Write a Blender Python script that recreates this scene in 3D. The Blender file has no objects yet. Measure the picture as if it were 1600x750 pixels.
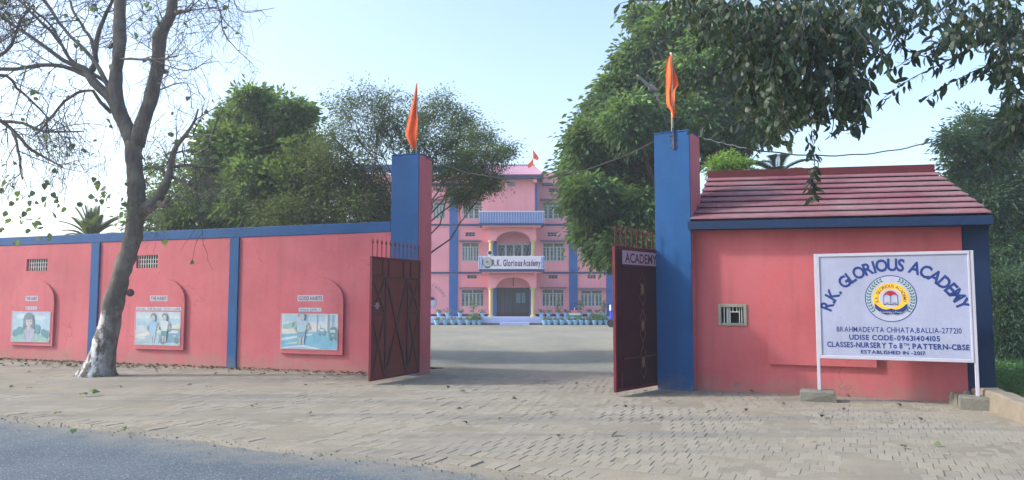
import bpy, math, random
import numpy as np
from mathutils import Vector, Matrix
random.seed(7); RNG = np.random.default_rng(7)
SC = bpy.context.scene
COL = SC.collection
R = math.radians
# ------------------------------------------------------------------ camera
EYE = 1.6; FOC = 1200.0; PITCH = math.atan(93 / FOC)
cam_d = bpy.data.cameras.new('camera'); cam = bpy.data.objects.new('camera', cam_d); COL.objects.link(cam)
cam.location = (0, 0, EYE); cam.rotation_euler = (math.pi / 2 + PITCH, 0, 0)
cam_d.sensor_width = 36; cam_d.lens = 27.0; cam_d.clip_end = 3000; cam_d.clip_start = 0.05
SC.camera = cam
# ------------------------------------------------------------------ light
SUN_TO = Vector((-0.81, -0.03, 0.56)).normalized()
SUN_EL = math.asin(SUN_TO.z); SUN_AZ = math.atan2(SUN_TO.x, SUN_TO.y)
w = bpy.data.worlds.new('World'); SC.world = w; w.use_nodes = True
wn = w.node_tree.nodes; wl = w.node_tree.links
sky = wn.new('ShaderNodeTexSky'); sky.sky_type = 'NISHITA'; sky.sun_disc = False
sky.sun_elevation = SUN_EL; sky.sun_rotation = SUN_AZ
sky.air_density = 1.0; sky.dust_density = 2.6; sky.ozone_density = 1.1; sky.altitude = 0
wl.new(sky.outputs[0], wn['Background'].inputs[0]); wn['Background'].inputs[1].default_value = 0.15
sl = bpy.data.lights.new('sun', 'SUN'); sl.energy = 1.6; sl.angle = R(4); sl.color = (1.0, 0.93, 0.82)
so = bpy.data.objects.new('sun', sl); COL.objects.link(so)
so.rotation_euler = SUN_TO.to_track_quat('Z', 'Y').to_euler(); so.location = (-20, -15, 30)
SC.view_settings.view_transform = 'Standard'; SC.view_settings.look = 'None'
SC.view_settings.exposure = 1.38; SC.view_settings.gamma = 1.0
SC.cycles.max_bounces = 6; SC.cycles.transparent_max_bounces = 8
# ------------------------------------------------------------------ maths helpers
cp, sp = math.cos(PITCH), math.sin(PITCH)
def ray(px, py):
    x = (px - 800) / FOC; z = -(py - 375) / FOC
    return (x, cp - z * sp, sp + z * cp)
def at(px, py, Y):
    r = ray(px, py); t = Y / r[1]; return Vector((r[0] * t, Y, EYE + r[2] * t))
def gnd(px, py, z=0.0):
    r = ray(px, py); t = (z - EYE) / r[2]; return Vector((r[0] * t, r[1] * t, z))
def project(P):
    y = P[1] * cp + (P[2] - EYE) * sp; z = -P[1] * sp + (P[2] - EYE) * cp
    return (800 + FOC * P[0] / y, 375 - FOC * z / y) if y > 0.1 else (-9999, -9999)
# ------------------------------------------------------------------ object helpers
def tag(o, label=None, cat=None, group=None, kind=None):
    if label: o['label'] = label
    if cat: o['category'] = cat
    if group: o['group'] = group
    if kind: o['kind'] = kind
    return o
def empty(name, loc, rz=0.0):
    o = bpy.data.objects.new(name, None); COL.objects.link(o); o.location = loc; o.rotation_euler = (0, 0, rz)
    o.empty_display_size = 0.2; return o
def link_mesh(name, me, mats, parent=None):
    if not isinstance(mats, (list, tuple)): mats = [mats]
    for m in mats: me.materials.append(m)
    o = bpy.data.objects.new(name, me); COL.objects.link(o)
    if parent: o.parent = parent
    return o
class MB:
    def __init__(s): s.v = []; s.f = []; s.m = []; s.smooth = False
    def face(s, pts, mi=0):
        b = len(s.v); s.v += [tuple(p) for p in pts]; s.f.append(tuple(range(b, b + len(pts)))); s.m.append(mi)
    def box(s, x0, x1, y0, y1, z0, z1, mi=0, skip=''):
        b = len(s.v)
        s.v += [(x0,y0,z0),(x1,y0,z0),(x1,y1,z0),(x0,y1,z0),(x0,y0,z1),(x1,y0,z1),(x1,y1,z1),(x0,y1,z1)]
        F = {'b':(0,3,2,1),'t':(4,5,6,7),'f':(0,1,5,4),'r':(1,2,6,5),'k':(2,3,7,6),'l':(3,0,4,7)}
        for k, f in F.items():
            if k not in skip: s.f.append(tuple(b + i for i in f)); s.m.append(mi)
        return s
    def bbox(s, x0, x1, y0, y1, z0, z1, c=0.01, mi=0):
        """box with chamfered edges all round"""
        c = min(c, (x1-x0)*.45, (y1-y0)*.45, (z1-z0)*.45); X=(x0,x1); Y=(y0,y1); Z=(z0,z1); idx = {}
        for i in (0,1):
            for j in (0,1):
                for k in (0,1):
                    sx, sy, sz = (1-2*i), (1-2*j), (1-2*k)
                    for a, d in enumerate(((0,sy*c,sz*c),(sx*c,0,sz*c),(sx*c,sy*c,0))):
                        idx[(i,j,k,a)] = len(s.v); s.v.append((X[i]+d[0],Y[j]+d[1],Z[k]+d[2]))
        q = []
        for i in (0,1): q.append([idx[(i,j,k,0)] for j,k in ((0,0),(1,0),(1,1),(0,1))][::(1 if i else -1)])
        for j in (0,1): q.append([idx[(i,j,k,1)] for i,k in ((0,0),(1,0),(1,1),(0,1))][::(-1 if j else 1)])
        for k in (0,1): q.append([idx[(i,j,k,2)] for i,j in ((0,0),(1,0),(1,1),(0,1))][::(1 if k else -1)])
        for i in (0,1):
            for j in (0,1):
                q.append([idx[(i,j,0,0)],idx[(i,j,0,1)],idx[(i,j,1,1)],idx[(i,j,1,0)]][::(1 if i==j else -1)])
        for i in (0,1):
            for k in (0,1):
                q.append([idx[(i,0,k,0)],idx[(i,0,k,2)],idx[(i,1,k,2)],idx[(i,1,k,0)]][::(-1 if i==k else 1)])
        for j in (0,1):
            for k in (0,1):
                q.append([idx[(0,j,k,1)],idx[(0,j,k,2)],idx[(1,j,k,2)],idx[(1,j,k,1)]][::(1 if j==k else -1)])
        for i in (0,1):
            for j in (0,1):
                for k in (0,1):
                    q.append([idx[(i,j,k,a)] for a in (0,1,2)][::(1 if (i+j+k)%2 else -1)])
        for f in q: s.f.append(tuple(f)); s.m.append(mi)
        return s
    def tube(s, pts, rad, n=6, mi=0, cap=True):
        pts = [Vector(p) for p in pts]
        if not isinstance(rad, (list, tuple)): rad = [rad] * len(pts)
        b0 = len(s.v); prev = None
        for i, p in enumerate(pts):
            t = (pts[min(i+1, len(pts)-1)] - pts[max(i-1, 0)])
            t = t.normalized() if t.length > 1e-9 else Vector((0,0,1))
            if prev is None:
                a = Vector((1,0,0)) if abs(t.x) < .8 else Vector((0,1,0))
                u = t.cross(a).normalized()
            else:
                u = (prev - t * prev.dot(t)); u = u.normalized() if u.length > 1e-6 else t.orthogonal().normalized()
            prev = u; vv = t.cross(u)
            for k in range(n):
                an = 2*math.pi*k/n; q = p + (u*math.cos(an) + vv*math.sin(an))*rad[i]; s.v.append((q.x,q.y,q.z))
        for i in range(len(pts)-1):
            for k in range(n):
                a = b0+i*n+k; c = b0+i*n+(k+1)%n
                s.f.append((a, c, c+n, a+n)); s.m.append(mi)
        if cap and n > 2:
            s.f.append(tuple(b0+k for k in range(n))[::-1]); s.m.append(mi)
            e = b0+(len(pts)-1)*n; s.f.append(tuple(e+k for k in range(n))); s.m.append(mi)
        return s
    def lathe(s, c, prof, n=12, mi=0):
        b0 = len(s.v)
        for r, z in prof:
            for k in range(n):
                a = 2*math.pi*k/n; s.v.append((c[0]+r*math.cos(a), c[1]+r*math.sin(a), c[2]+z))
        for i in range(len(prof)-1):
            for k in range(n):
                a = b0+i*n+k; d = b0+i*n+(k+1)%n; s.f.append((a, d, d+n, a+n)); s.m.append(mi)
        s.f.append(tuple(b0+k for k in range(n))[::-1]); s.m.append(mi)
        e = b0+(len(prof)-1)*n; s.f.append(tuple(e+k for k in range(n))); s.m.append(mi)
        return s
    def prism(s, poly, y0, y1, mi=0):
        """poly: list of (x,z) counter-clockwise seen from -y, extruded y0..y1"""
        n = len(poly); b = len(s.v)
        s.v += [(x,y0,z) for x,z in poly] + [(x,y1,z) for x,z in poly]
        s.f.append(tuple(range(b, b+n))); s.m.append(mi)
        s.f.append(tuple(range(b+2*n-1, b+n-1, -1))); s.m.append(mi)
        for i in range(n):
            j = (i+1) % n; s.f.append((b+j, b+i, b+n+i, b+n+j)); s.m.append(mi)
        return s
    def mesh(s, name, smooth=None):
        me = bpy.data.meshes.new(name); me.from_pydata(s.v, [], s.f)
        if any(s.m): me.polygons.foreach_set('material_index', s.m)
        if s.smooth if smooth is None else smooth: me.polygons.foreach_set('use_smooth', [True]*len(s.f))
        me.update(); return me
    def build(s, name, mats, parent=None, smooth=None):
        return link_mesh(name, s.mesh(name, smooth), mats, parent)
def np_mesh(name, V, F, tint=None, smooth=False):
    me = bpy.data.meshes.new(name); k = F.shape[1]
    me.vertices.add(len(V)); me.vertices.foreach_set('co', V.astype(np.float32).ravel())
    me.loops.add(F.size); me.loops.foreach_set('vertex_index', F.astype(np.int32).ravel())
    me.polygons.add(len(F)); me.polygons.foreach_set('loop_start', np.arange(0, F.size, k, dtype=np.int32))
    me.polygons.foreach_set('loop_total', np.full(len(F), k, dtype=np.int32))
    me.polygons.foreach_set('use_smooth', np.full(len(F), bool(smooth)))
    me.update(calc_edges=True)
    if tint is not None:
        a = me.attributes.new('tint', 'FLOAT', 'POINT'); a.data.foreach_set('value', tint.astype(np.float32))
    return me
def vnoise(x, y, seed=0):
    """smooth value noise, numpy"""
    r = np.random.default_rng(seed); T = r.random((256, 256))
    xi = np.floor(x).astype(int); yi = np.floor(y).astype(int); fx = x-xi; fy = y-yi
    fx = fx*fx*(3-2*fx); fy = fy*fy*(3-2*fy)
    g = lambda a, b: T[a % 256, b % 256]
    return (g(xi,yi)*(1-fx)+g(xi+1,yi)*fx)*(1-fy)+(g(xi,yi+1)*(1-fx)+g(xi+1,yi+1)*fx)*fy
# ------------------------------------------------------------------ materials
def nodes(name):
    m = bpy.data.materials.new(name); m.use_nodes = True
    return m, m.node_tree.nodes, m.node_tree.links, m.node_tree.nodes['Principled BSDF']
def mixcol(N, L, fac, a, b, mode='MIX'):
    n = N.new('ShaderNodeMix'); n.data_type = 'RGBA'; n.blend_type = mode
    for sock, v in ((n.inputs[0], fac), (n.inputs[6], a), (n.inputs[7], b)):
        if hasattr(v, 'is_output'): L.new(v, sock)
        elif isinstance(v, (int, float)): sock.default_value = v
        else: sock.default_value = (*v, 1) if len(v) == 3 else v
    return n.outputs[2]
def noise(N, L, vec, scale, detail=4, rough=.55):
    n = N.new('ShaderNodeTexNoise'); n.inputs['Scale'].default_value = scale; n.inputs['Detail'].default_value = detail
    n.inputs['Roughness'].default_value = rough
    if vec is not None: L.new(vec, n.inputs['Vector'])
    return n.outputs['Fac']
def ramp(N, L, fac, lo, hi, a=0.0, b=1.0):
    n = N.new('ShaderNodeMapRange'); n.inputs['From Min'].default_value = lo; n.inputs['From Max'].default_value = hi
    n.inputs['To Min'].default_value = a; n.inputs['To Max'].default_value = b; n.clamp = True
    L.new(fac, n.inputs['Value']); return n.outputs[0]
def coords(N, kind='Object'):
    if kind == 'Position': return N.new('ShaderNodeNewGeometry').outputs['Position']
    return N.new('ShaderNodeTexCoord').outputs[kind]
def mapping(N, L, vec, scale):
    n = N.new('ShaderNodeMapping'); n.inputs['Scale'].default_value = scale; L.new(vec, n.inputs['Vector']); return n.outputs[0]
def scalec(c, k): return tuple(min(1, x*k) for x in c)
def surf(name, col, rough=.75, var=.14, vs=1.3, bump=.25, bs=30, metal=0, fade=None, fadeamt=0, grime=0, gh=.5, streak=0, crack=0, spec=.4, fine=.06, chips=0, pos='Object'):
    m, N, L, B = nodes(name); P = coords(N, pos)
    c = mixcol(N, L, ramp(N, L, noise(N, L, P, vs, 5), .3, .7), scalec(col, 1-var), scalec(col, 1+var))
    if fine: c = mixcol(N, L, ramp(N, L, noise(N, L, P, vs*22, 3), .3, .7), scalec(col, 1-fine*3), c) if False else mixcol(N, L, ramp(N, L, noise(N, L, P, vs*18, 3), .35, .75, 0, fine*3), c, scalec(col, .6))
    if fade: c = mixcol(N, L, ramp(N, L, noise(N, L, P, vs*.6+.2, 6, .65), .42, .72, 0, fadeamt), c, fade)
    if streak:
        s_ = noise(N, L, mapping(N, L, P, (5, 5, .35)), 1.0, 4)
        c = mixcol(N, L, ramp(N, L, s_, .52, .8, 0, streak), c, scalec(col, .35))
    if crack:
        vc = N.new('ShaderNodeTexVoronoi'); vc.feature = 'DISTANCE_TO_EDGE'; vc.inputs['Scale'].default_value = .55
        wv_ = N.new('ShaderNodeVectorMath'); wv_.operation = 'MULTIPLY_ADD'; nn = N.new('ShaderNodeTexNoise'); nn.inputs['Scale'].default_value = 2.5; nn.inputs['Detail'].default_value = 6; L.new(P, nn.inputs['Vector'])
        L.new(nn.outputs['Color'], wv_.inputs[0]); wv_.inputs[1].default_value = (.9, .9, .9); L.new(P, wv_.inputs[2]); L.new(wv_.outputs[0], vc.inputs['Vector'])
        cm_ = N.new('ShaderNodeMath'); cm_.operation = 'MULTIPLY'; L.new(ramp(N, L, vc.outputs['Distance'], .002, .007, crack, 0), cm_.inputs[0]); L.new(ramp(N, L, noise(N, L, P, .7, 3), .50, .60), cm_.inputs[1])
        c = mixcol(N, L, cm_.outputs[0], c, scalec(col, .3))
        c = mixcol(N, L, ramp(N, L, noise(N, L, P, 2.2, 7, .7), .60, .78, 0, .35), c, scalec(col, .55))
    if grime or chips:
        z = N.new('ShaderNodeSeparateXYZ'); L.new(P, z.inputs[0]); zz = z.outputs[2]
        nb = noise(N, L, P, 3.0, 6, .7)
        if grime:
            a = N.new('ShaderNodeMath'); a.operation = 'ADD'; L.new(zz, a.inputs[0]); L.new(ramp(N, L, nb, .25, .75, -gh*.8, gh*.8), a.inputs[1])
            c = mixcol(N, L, ramp(N, L, a.outputs[0], 0, gh, grime, 0), c, (.23, .18, .15))
        if chips:
            a = N.new('ShaderNodeMath'); a.operation = 'MULTIPLY'
            L.new(ramp(N, L, noise(N, L, P, 2.3, 7, .75), .62, .66), a.inputs[0]); L.new(ramp(N, L, zz, .08, .36, chips, 0), a.inputs[1])
            c = mixcol(N, L, a.outputs[0], c, (.13, .14, .12))
    L.new(c, B.inputs['Base Color'])
    B.inputs['Roughness'].default_value = rough; B.inputs['Metallic'].default_value = metal
    B.inputs['Specular IOR Level'].default_value = spec
    if bump:
        b = N.new('ShaderNodeBump'); b.inputs['Strength'].default_value = bump; b.inputs['Distance'].default_value = .01
        L.new(noise(N, L, P, bs, 5), b.inputs['Height']); L.new(b.outputs[0], B.inputs['Normal'])
    return m
def leafmat(name, dark, bright, young, rough=.5, trans=.3, clump=.6):
    m, N, L, B = nodes(name)
    a = N.new('ShaderNodeAttribute'); a.attribute_name = 'tint'; t = a.outputs['Fac']
    c = mixcol(N, L, ramp(N, L, t, 0, .7), dark, bright)
    c = mixcol(N, L, ramp(N, L, t, .8, 1.0), c, young)
    P = coords(N, 'Position'); c = mixcol(N, L, ramp(N, L, noise(N, L, P, clump, 3), .3, .7, 0, .5), c, scalec(dark, 1.0))
    L.new(c, B.inputs['Base Color']); B.inputs['Roughness'].default_value = rough
    B.inputs['Specular IOR Level'].default_value = .35
    T = N.new('ShaderNodeBsdfTranslucent'); L.new(mixcol(N, L, .35, c, (.5, .7, .08)), T.inputs[0])
    X = N.new('ShaderNodeMixShader'); X.inputs[0].default_value = trans
    L.new(B.outputs[0], X.inputs[1]); L.new(T.outputs[0], X.inputs[2])
    L.new(X.outputs[0], N['Material Output'].inputs['Surface']); return m
def flat(name, col, rough=.7, var=.10): return surf(name, col, rough, var, 7, .0, 30, fine=.06, spec=.08)
PINK = (.42, .098, .122)
M = {}
M['pink'] = surf('pink_plaster', PINK, .85, .14, .7, .45, 14, fade=(.47, .14, .165), fadeamt=.7, grime=.55, gh=.42, streak=.22, crack=.6, fine=.05, chips=.0)
M['pink2'] = surf('pink_plaster_gatehouse', (.41, .09, .106), .85, .14, .6, .45, 14, fade=(.44, .135, .15), fadeamt=.6, grime=.5, gh=.3, streak=.25, crack=.45, fine=.05, chips=.95)
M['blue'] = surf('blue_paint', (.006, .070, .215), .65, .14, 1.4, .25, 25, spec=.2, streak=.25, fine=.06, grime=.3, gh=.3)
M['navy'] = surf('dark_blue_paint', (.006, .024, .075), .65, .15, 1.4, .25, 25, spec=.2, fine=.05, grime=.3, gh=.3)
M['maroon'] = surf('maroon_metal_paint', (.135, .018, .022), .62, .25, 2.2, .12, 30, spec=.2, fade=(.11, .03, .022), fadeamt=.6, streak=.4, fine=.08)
M['maroon_edge'] = surf('maroon_frame_paint', (.10, .009, .018), .6, .2, 3, .1, 30, spec=.2, fine=.08)
M['maroon_dark'] = surf('maroon_brace_paint', (.05, .006, .011), .6, .2, 3, .1, 30, fine=.08)
M['roof'] = surf('faded_red_roof_paint', (.20, .08, .105), .9, .2, 1.1, .4, 14, spec=.08, fade=(.235, .165, .185), fadeamt=.9, streak=.2, fine=.12)
M['roofred'] = surf('dark_red_ridge_paint', (.075, .008, .014), .85, .15, 2, .2, 20, fine=.08)
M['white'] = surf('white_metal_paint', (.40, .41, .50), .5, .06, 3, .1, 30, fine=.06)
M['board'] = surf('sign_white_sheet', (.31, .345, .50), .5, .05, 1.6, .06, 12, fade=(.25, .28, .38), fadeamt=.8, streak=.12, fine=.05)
M['concrete'] = surf('old_concrete', (.17, .168, .145), .9, .25, 5, .8, 25, fade=(.09, .095, .08), fadeamt=.8, fine=.15)
M['kerb'] = surf('rough_cement_kerb', (.22, .195, .155), .9, .2, 3, .9, 18, fade=(.14, .13, .11), fadeamt=.8, fine=.14)
M['letter'] = flat('navy_letter_paint', (.018, .045, .20), .5)
M['frame'] = surf('grey_window_frame', (.24, .25, .205), .6, .1, 4, .1, 30)
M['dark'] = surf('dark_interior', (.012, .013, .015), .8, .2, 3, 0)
M['bar'] = surf('pale_bar_paint', (.60, .62, .60), .5, .1, 6, .05)
M['saffron'] = surf('saffron_cloth', (.80, .115, .022), .8, .12, 5, .2, 60, fine=.04)
M['pole'] = surf('pale_bamboo_pole', (.52, .47, .36), .7, .15, 5, .2, 30)
M['steel'] = surf('grey_steel', (.20, .21, .22), .45, .1, 5, .1, 30, metal=.3)
M['cable'] = surf('black_cable', (.03, .03, .032), .6, .1, 5, 0)
M['palecable'] = surf('pale_cable', (.45, .46, .48), .6, .1, 5, 0)
def bark(name, col, col2, white=False):
    m, N, L, B = nodes(name); P = coords(N)
    n1 = noise(N, L, mapping(N, L, P, (7, 7, 1.6)), 1.6, 7, .65)
    c = mixcol(N, L, ramp(N, L, n1, .35, .66), scalec(col, .45), col)
    c = mixcol(N, L, ramp(N, L, noise(N, L, P, 2.4, 4), .48, .66, 0, .8), c, col2)
    if white:
        z = N.new('ShaderNodeSeparateXYZ'); L.new(P, z.inputs[0])
        a = N.new('ShaderNodeMath'); a.operation = 'ADD'; L.new(z.outputs[2], a.inputs[0]); L.new(ramp(N, L, noise(N, L, P, 3.2, 4), .3, .7, -.10, .10), a.inputs[1])
        band = ramp(N, L, a.outputs[0], 1.30, 1.38, 1, 0)
        worn = ramp(N, L, noise(N, L, mapping(N, L, P, (1.6, 1.6, .8)), 3.6, 7, .72), .47, .56, 0, .9)
        side = ramp(N, L, z.outputs[0], .05, .30, 1.0, .15)
        mu = N.new('ShaderNodeMath'); mu.operation = 'MULTIPLY'; L.new(band, mu.inputs[0]); L.new(side, mu.inputs[1])
        m2 = N.new('ShaderNodeMath'); m2.operation = 'MULTIPLY'; L.new(mu.outputs[0], m2.inputs[0]); L.new(worn, m2.inputs[1])
        c = mixcol(N, L, m2.outputs[0], c, (.60, .62, .64))
    L.new(c, B.inputs['Base Color']); B.inputs['Roughness'].default_value = .9
    b = N.new('ShaderNodeBump'); b.inputs['Strength'].default_value = .9; b.inputs['Distance'].default_value = .03
    L.new(n1, b.inputs['Height']); L.new(b.outputs[0], B.inputs['Normal']); return m
M['bark'] = bark('grey_brown_bark', (.095, .085, .077), (.15, .14, .125), True)
M['bark2'] = bark('dark_bark', (.075, .062, .05), (.10, .09, .075))
M['twig'] = surf('dark_twig', (.06, .055, .055), .9, .2, 4, 0)
M['leafA'] = leafmat('mango_leaf', (.027, .076, .038), (.078, .18, .070), (.23, .40, .09))
M['leafB'] = leafmat('broad_tree_leaf', (.034, .090, .038), (.090, .205, .070), (.24, .42, .09))
M['leafC'] = leafmat('dull_thicket_leaf', (.032, .055, .036), (.065, .105, .055), (.11, .15, .07))
M['leafH'] = leafmat('small_feathery_leaf', (.03, .065, .035), (.07, .12, .055), (.12, .18, .07))
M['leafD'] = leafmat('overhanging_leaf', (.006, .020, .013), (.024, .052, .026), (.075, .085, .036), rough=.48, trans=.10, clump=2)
M['leafE'] = leafmat('dark_thicket_leaf', (.022, .060, .038), (.055, .125, .065), (.11, .18, .07))
M['leafF'] = leafmat('bright_shrub_leaf', (.07, .16, .02), (.16, .32, .04), (.26, .44, .07))
M['leafP'] = leafmat('palm_leaf', (.018, .04, .026), (.04, .07, .04), (.07, .10, .05))
M['leafG'] = leafmat('grass_leaf', (.018, .07, .022), (.045, .15, .04), (.09, .22, .06))
# ------------------------------------------------------------------ text and flat print
_gl = {}
def glyphs(s, bold=0.0):
    key = (s, bold)
    if key not in _gl:
        c = bpy.data.curves.new('t', 'FONT'); c.body = s; c.size = 1.0; c.offset = bold; c.resolution_u = 3; c.fill_mode = 'FRONT'
        o = bpy.data.objects.new('t', c); COL.objects.link(o)
        dg = bpy.context.evaluated_depsgraph_get(); me = bpy.data.meshes.new_from_object(o.evaluated_get(dg))
        V = [(v.co.x, v.co.y) for v in me.vertices]; F = [tuple(p.vertices) for p in me.polygons]
        bpy.data.objects.remove(o); bpy.data.curves.remove(c); bpy.data.meshes.remove(me)
        _gl[key] = (V, F)
    return _gl[key]
class Print:
    """flat print laid on a vertical face (x,z), each layer one millimetre proud of the last"""
    def __init__(s, y): s.mb = MB(); s.y = y; s.mats = []; s.n = 0; s.step = .0008
    def mi(s, m):
        if m not in s.mats: s.mats.append(m)
        return s.mats.index(m)
    def layer(s): s.n += 1; return s.y - s.step * s.n
    def poly(s, pts, m, y=None):
        y = s.layer() if y is None else y; s.mb.face([(x, y, z) for x, z in pts], s.mi(m))
    def rect(s, x0, x1, z0, z1, m): s.poly([(x0,z0),(x1,z0),(x1,z1),(x0,z1)], m)
    def disc(s, x, z, rx, rz, m, n=28, a0=0, a1=360):
        s.poly([(x+rx*math.cos(R(a0+(a1-a0)*k/n)), z+rz*math.sin(R(a0+(a1-a0)*k/n))) for k in range(n if a1-a0 >= 360 else n+1)], m)
    def ring(s, x, z, r0, r1, m, n=48):
        y = s.layer()
        for k in range(n):
            a, b = 2*math.pi*k/n, 2*math.pi*(k+1)/n
            s.poly([(x+r0*math.cos(a), z+r0*math.sin(a)), (x+r1*math.cos(a), z+r1*math.sin(a)), (x+r1*math.cos(b), z+r1*math.sin(b)), (x+r0*math.cos(b), z+r0*math.sin(b))], m, y)
    def line(s, pts, wd, m):
        y = s.layer()
        for (a, b), (c, d) in zip(pts[:-1], pts[1:]):
            l = math.hypot(c-a, d-b) or 1e-6; nx, nz = -(d-b)/l*wd/2, (c-a)/l*wd/2
            s.poly([(a-nx,b-nz),(c-nx,d-nz),(c+nx,d+nz),(a+nx,b+nz)], m, y)
    def text(s, t, xc, z, h, width, m, bold=.02, mode='fit', sk=0):
        pos = 0; run = []
        for ch in t:
            if ch == ' ': pos += .30; continue
            V, F = glyphs(ch, bold); a0 = min(v[0] for v in V); a1 = max(v[0] for v in V); run.append((V, F, pos-a0)); pos += a1-a0+.10
        tot = pos-.10; sz = h / .73; sx = width/tot if width else sz; y = s.layer()
        for V, F, o in run:
            for f in F: s.poly([(xc+(V[i][0]+o-tot/2)*sx+V[i][1]*sk, z+V[i][1]*sz) for i in f], m, y)
    def arc(s, t, xc, zc, r, a0, a1, h, m, bold=.03, wf=1.0):
        """letters spread from angle a0 to a1 (degrees from the top, clockwise), upright outward"""
        y = s.layer(); adv = []
        for ch in t:
            if ch == ' ': adv.append(.38); continue
            V, F = glyphs(ch, bold); adv.append(max(v[0] for v in V)-min(v[0] for v in V)+.12)
        tot = sum(adv); pos = 0; sz = h/.73
        for ch, ad in zip(t, adv):
            an = R(a0+(a1-a0)*(pos+ad/2)/tot); pos += ad
            if ch == ' ': continue
            V, F = glyphs(ch, bold); xm = (max(v[0] for v in V)+min(v[0] for v in V))/2
            ca, sa = math.cos(an), math.sin(an)
            for f in F:
                pts = []
                for i in f:
                    u = (V[i][0]-xm)*sz*wf; q = V[i][1]*sz
                    pts.append((xc+(r+q)*sa+u*ca, zc+(r+q)*ca-u*sa))
                s.poly(pts, m, y)
    def build(s, name, parent): return s.mb.build(name, s.mats, parent)
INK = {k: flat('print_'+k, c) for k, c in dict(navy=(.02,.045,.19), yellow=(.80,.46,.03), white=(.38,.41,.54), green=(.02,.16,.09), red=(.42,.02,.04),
    sky=(.32,.45,.55), pale=(.42,.50,.56), teal=(.12,.25,.28), hill=(.24,.38,.37), hair=(.15,.21,.24), skin=(.38,.40,.42), lav=(.32,.34,.44),
    shirt=(.26,.42,.60), road=(.30,.42,.50), deep=(.17,.29,.38), road2=(.17,.36,.48), cream=(.50,.52,.48), purple=(.12,.02,.10), label=(.42,.39,.45), ink=(.07,.07,.13), stripe=(.07,.20,.62), gold=(.35,.22,.10), gold2=(.42,.50,.30)).items()}
def emblem(p, x, z, r, fine=True):
    p.disc(x, z, r, r, INK['white'], 48)
    p.ring(x, z, r*.965, r, INK['navy'])
    if fine:
        for sgn in (-1, 1):
            for k in range(13):
                a = R(28 + k*8.6); rr = r*.85; cx, cz = x+sgn*rr*math.sin(a), z+rr*math.cos(a)
                for off in (-1, 1):
                    b = a + math.pi/2 + off*.75 + math.pi
                    dx, dz = sgn*math.sin(b), math.cos(b); L_ = r*.135; wv = r*.036
                    p.poly([(cx, cz), (cx+dx*L_*.5-dz*wv, cz+dz*L_*.5+dx*wv), (cx+dx*L_, cz+dz*L_), (cx+dx*L_*.5+dz*wv, cz+dz*L_*.5-dx*wv)], INK['green'], p.y-p.step*(p.n+1))
        p.n += 1
    else:
        p.ring(x, z, r*.78, r*.92, INK['green'], 24)
    p.disc(x, z, r*.70, r*.66, INK['yellow'], 40)
    p.disc(x, z+r*.02, r*.44, r*.40, INK['white'], 32)
    if fine: p.arc('R.K. GLORIOUS ACADEMY', x, z, r*.475, -108, 108, r*.14, INK['ink'], .012, .9)
    # open book under a red canopy
    b = r*.27
    p.poly([(x-b*1.05, z+r*.13), (x-b*.5, z+r*.19), (x, z+r*.11), (x+b*.5, z+r*.19), (x+b*1.05, z+r*.13), (x+b*.75, z+r*.25), (x+b*.3, z+r*.33), (x-b*.3, z+r*.33), (x-b*.75, z+r*.25)], INK['red'])
    if fine:
        for q in (-1, 0, 1): p.line([(x+q*b, z-r*.27), (x+q*b, z+r*.13)], r*.022, INK['ink'])
        for q in (-1, 1):
            p.line([(x+q*b, z-r*.26), (x+q*b*.5, z-r*.22), (x, z-r*.27)], r*.03, INK['ink'])
            p.line([(x+q*b, z+r*.14), (x+q*b*.5, z+r*.19), (x, z+r*.11)], r*.02, INK['ink'])
            p.line([(x+q*b*.8, z-r*.18), (x+q*b*.2, z-r*.17)], r*.012, INK['ink'])
    rib = []
    for k in range(17):
        t = -1+2*k/16; rib.append((x+t*r*.62, z-r*.62+r*.22*abs(t)**1.6*1.0-(r*.10)*math.sin(abs(t)*math.pi)))
    up = [(a, b_+r*.20) for a, b_ in rib]
    y = p.layer()
    for k in range(16): p.poly([rib[k], rib[k+1], up[k+1], up[k]], INK['navy'], y)
    if fine: p.text('Knowledge is Power', x, z-r*.615, r*.085, r*.86, INK['white'], .005)
def holes_wall(mb, x0, x1, z0, z1, holes, y, th, mi=0, sides=True):
    xs = sorted({x0, x1, *[h[0] for h in holes], *[h[1] for h in holes]}); zs = sorted({z0, z1, *[h[2] for h in holes], *[h[3] for h in holes]})
    def hole(a, b): return any(h[0] <= a <= h[1] and h[2] <= b <= h[3] for h in holes)
    for i in range(len(xs)-1):
        for j in range(len(zs)-1):
            if hole((xs[i]+xs[i+1])/2, (zs[j]+zs[j+1])/2): continue
            a, b, c, d = xs[i], xs[i+1], zs[j], zs[j+1]
            mb.face([(a,y,c),(b,y,c),(b,y,d),(a,y,d)], mi); mb.face([(b,y+th,c),(a,y+th,c),(a,y+th,d),(b,y+th,d)], mi)
    for a, b, c, d in holes:
        t = y+th
        mb.face([(a,y,c),(a,t,c),(b,t,c),(b,y,c)][::-1], mi); mb.face([(a,y,d),(b,y,d),(b,t,d),(a,t,d)][::-1], mi)
        mb.face([(a,y,c),(a,y,d),(a,t,d),(a,t,c)][::-1], mi); mb.face([(b,y,c),(b,t,c),(b,t,d),(b,y,d)][::-1], mi)
    if sides:
        t = y+th
        mb.face([(x0,y,z1),(x1,y,z1),(x1,t,z1),(x0,t,z1)], mi); mb.face([(x0,t,z0),(x0,y,z0),(x0,y,z1),(x0,t,z1)], mi); mb.face([(x1,y,z0),(x1,t,z0),(x1,t,z1),(x1,y,z1)], mi)
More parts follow.
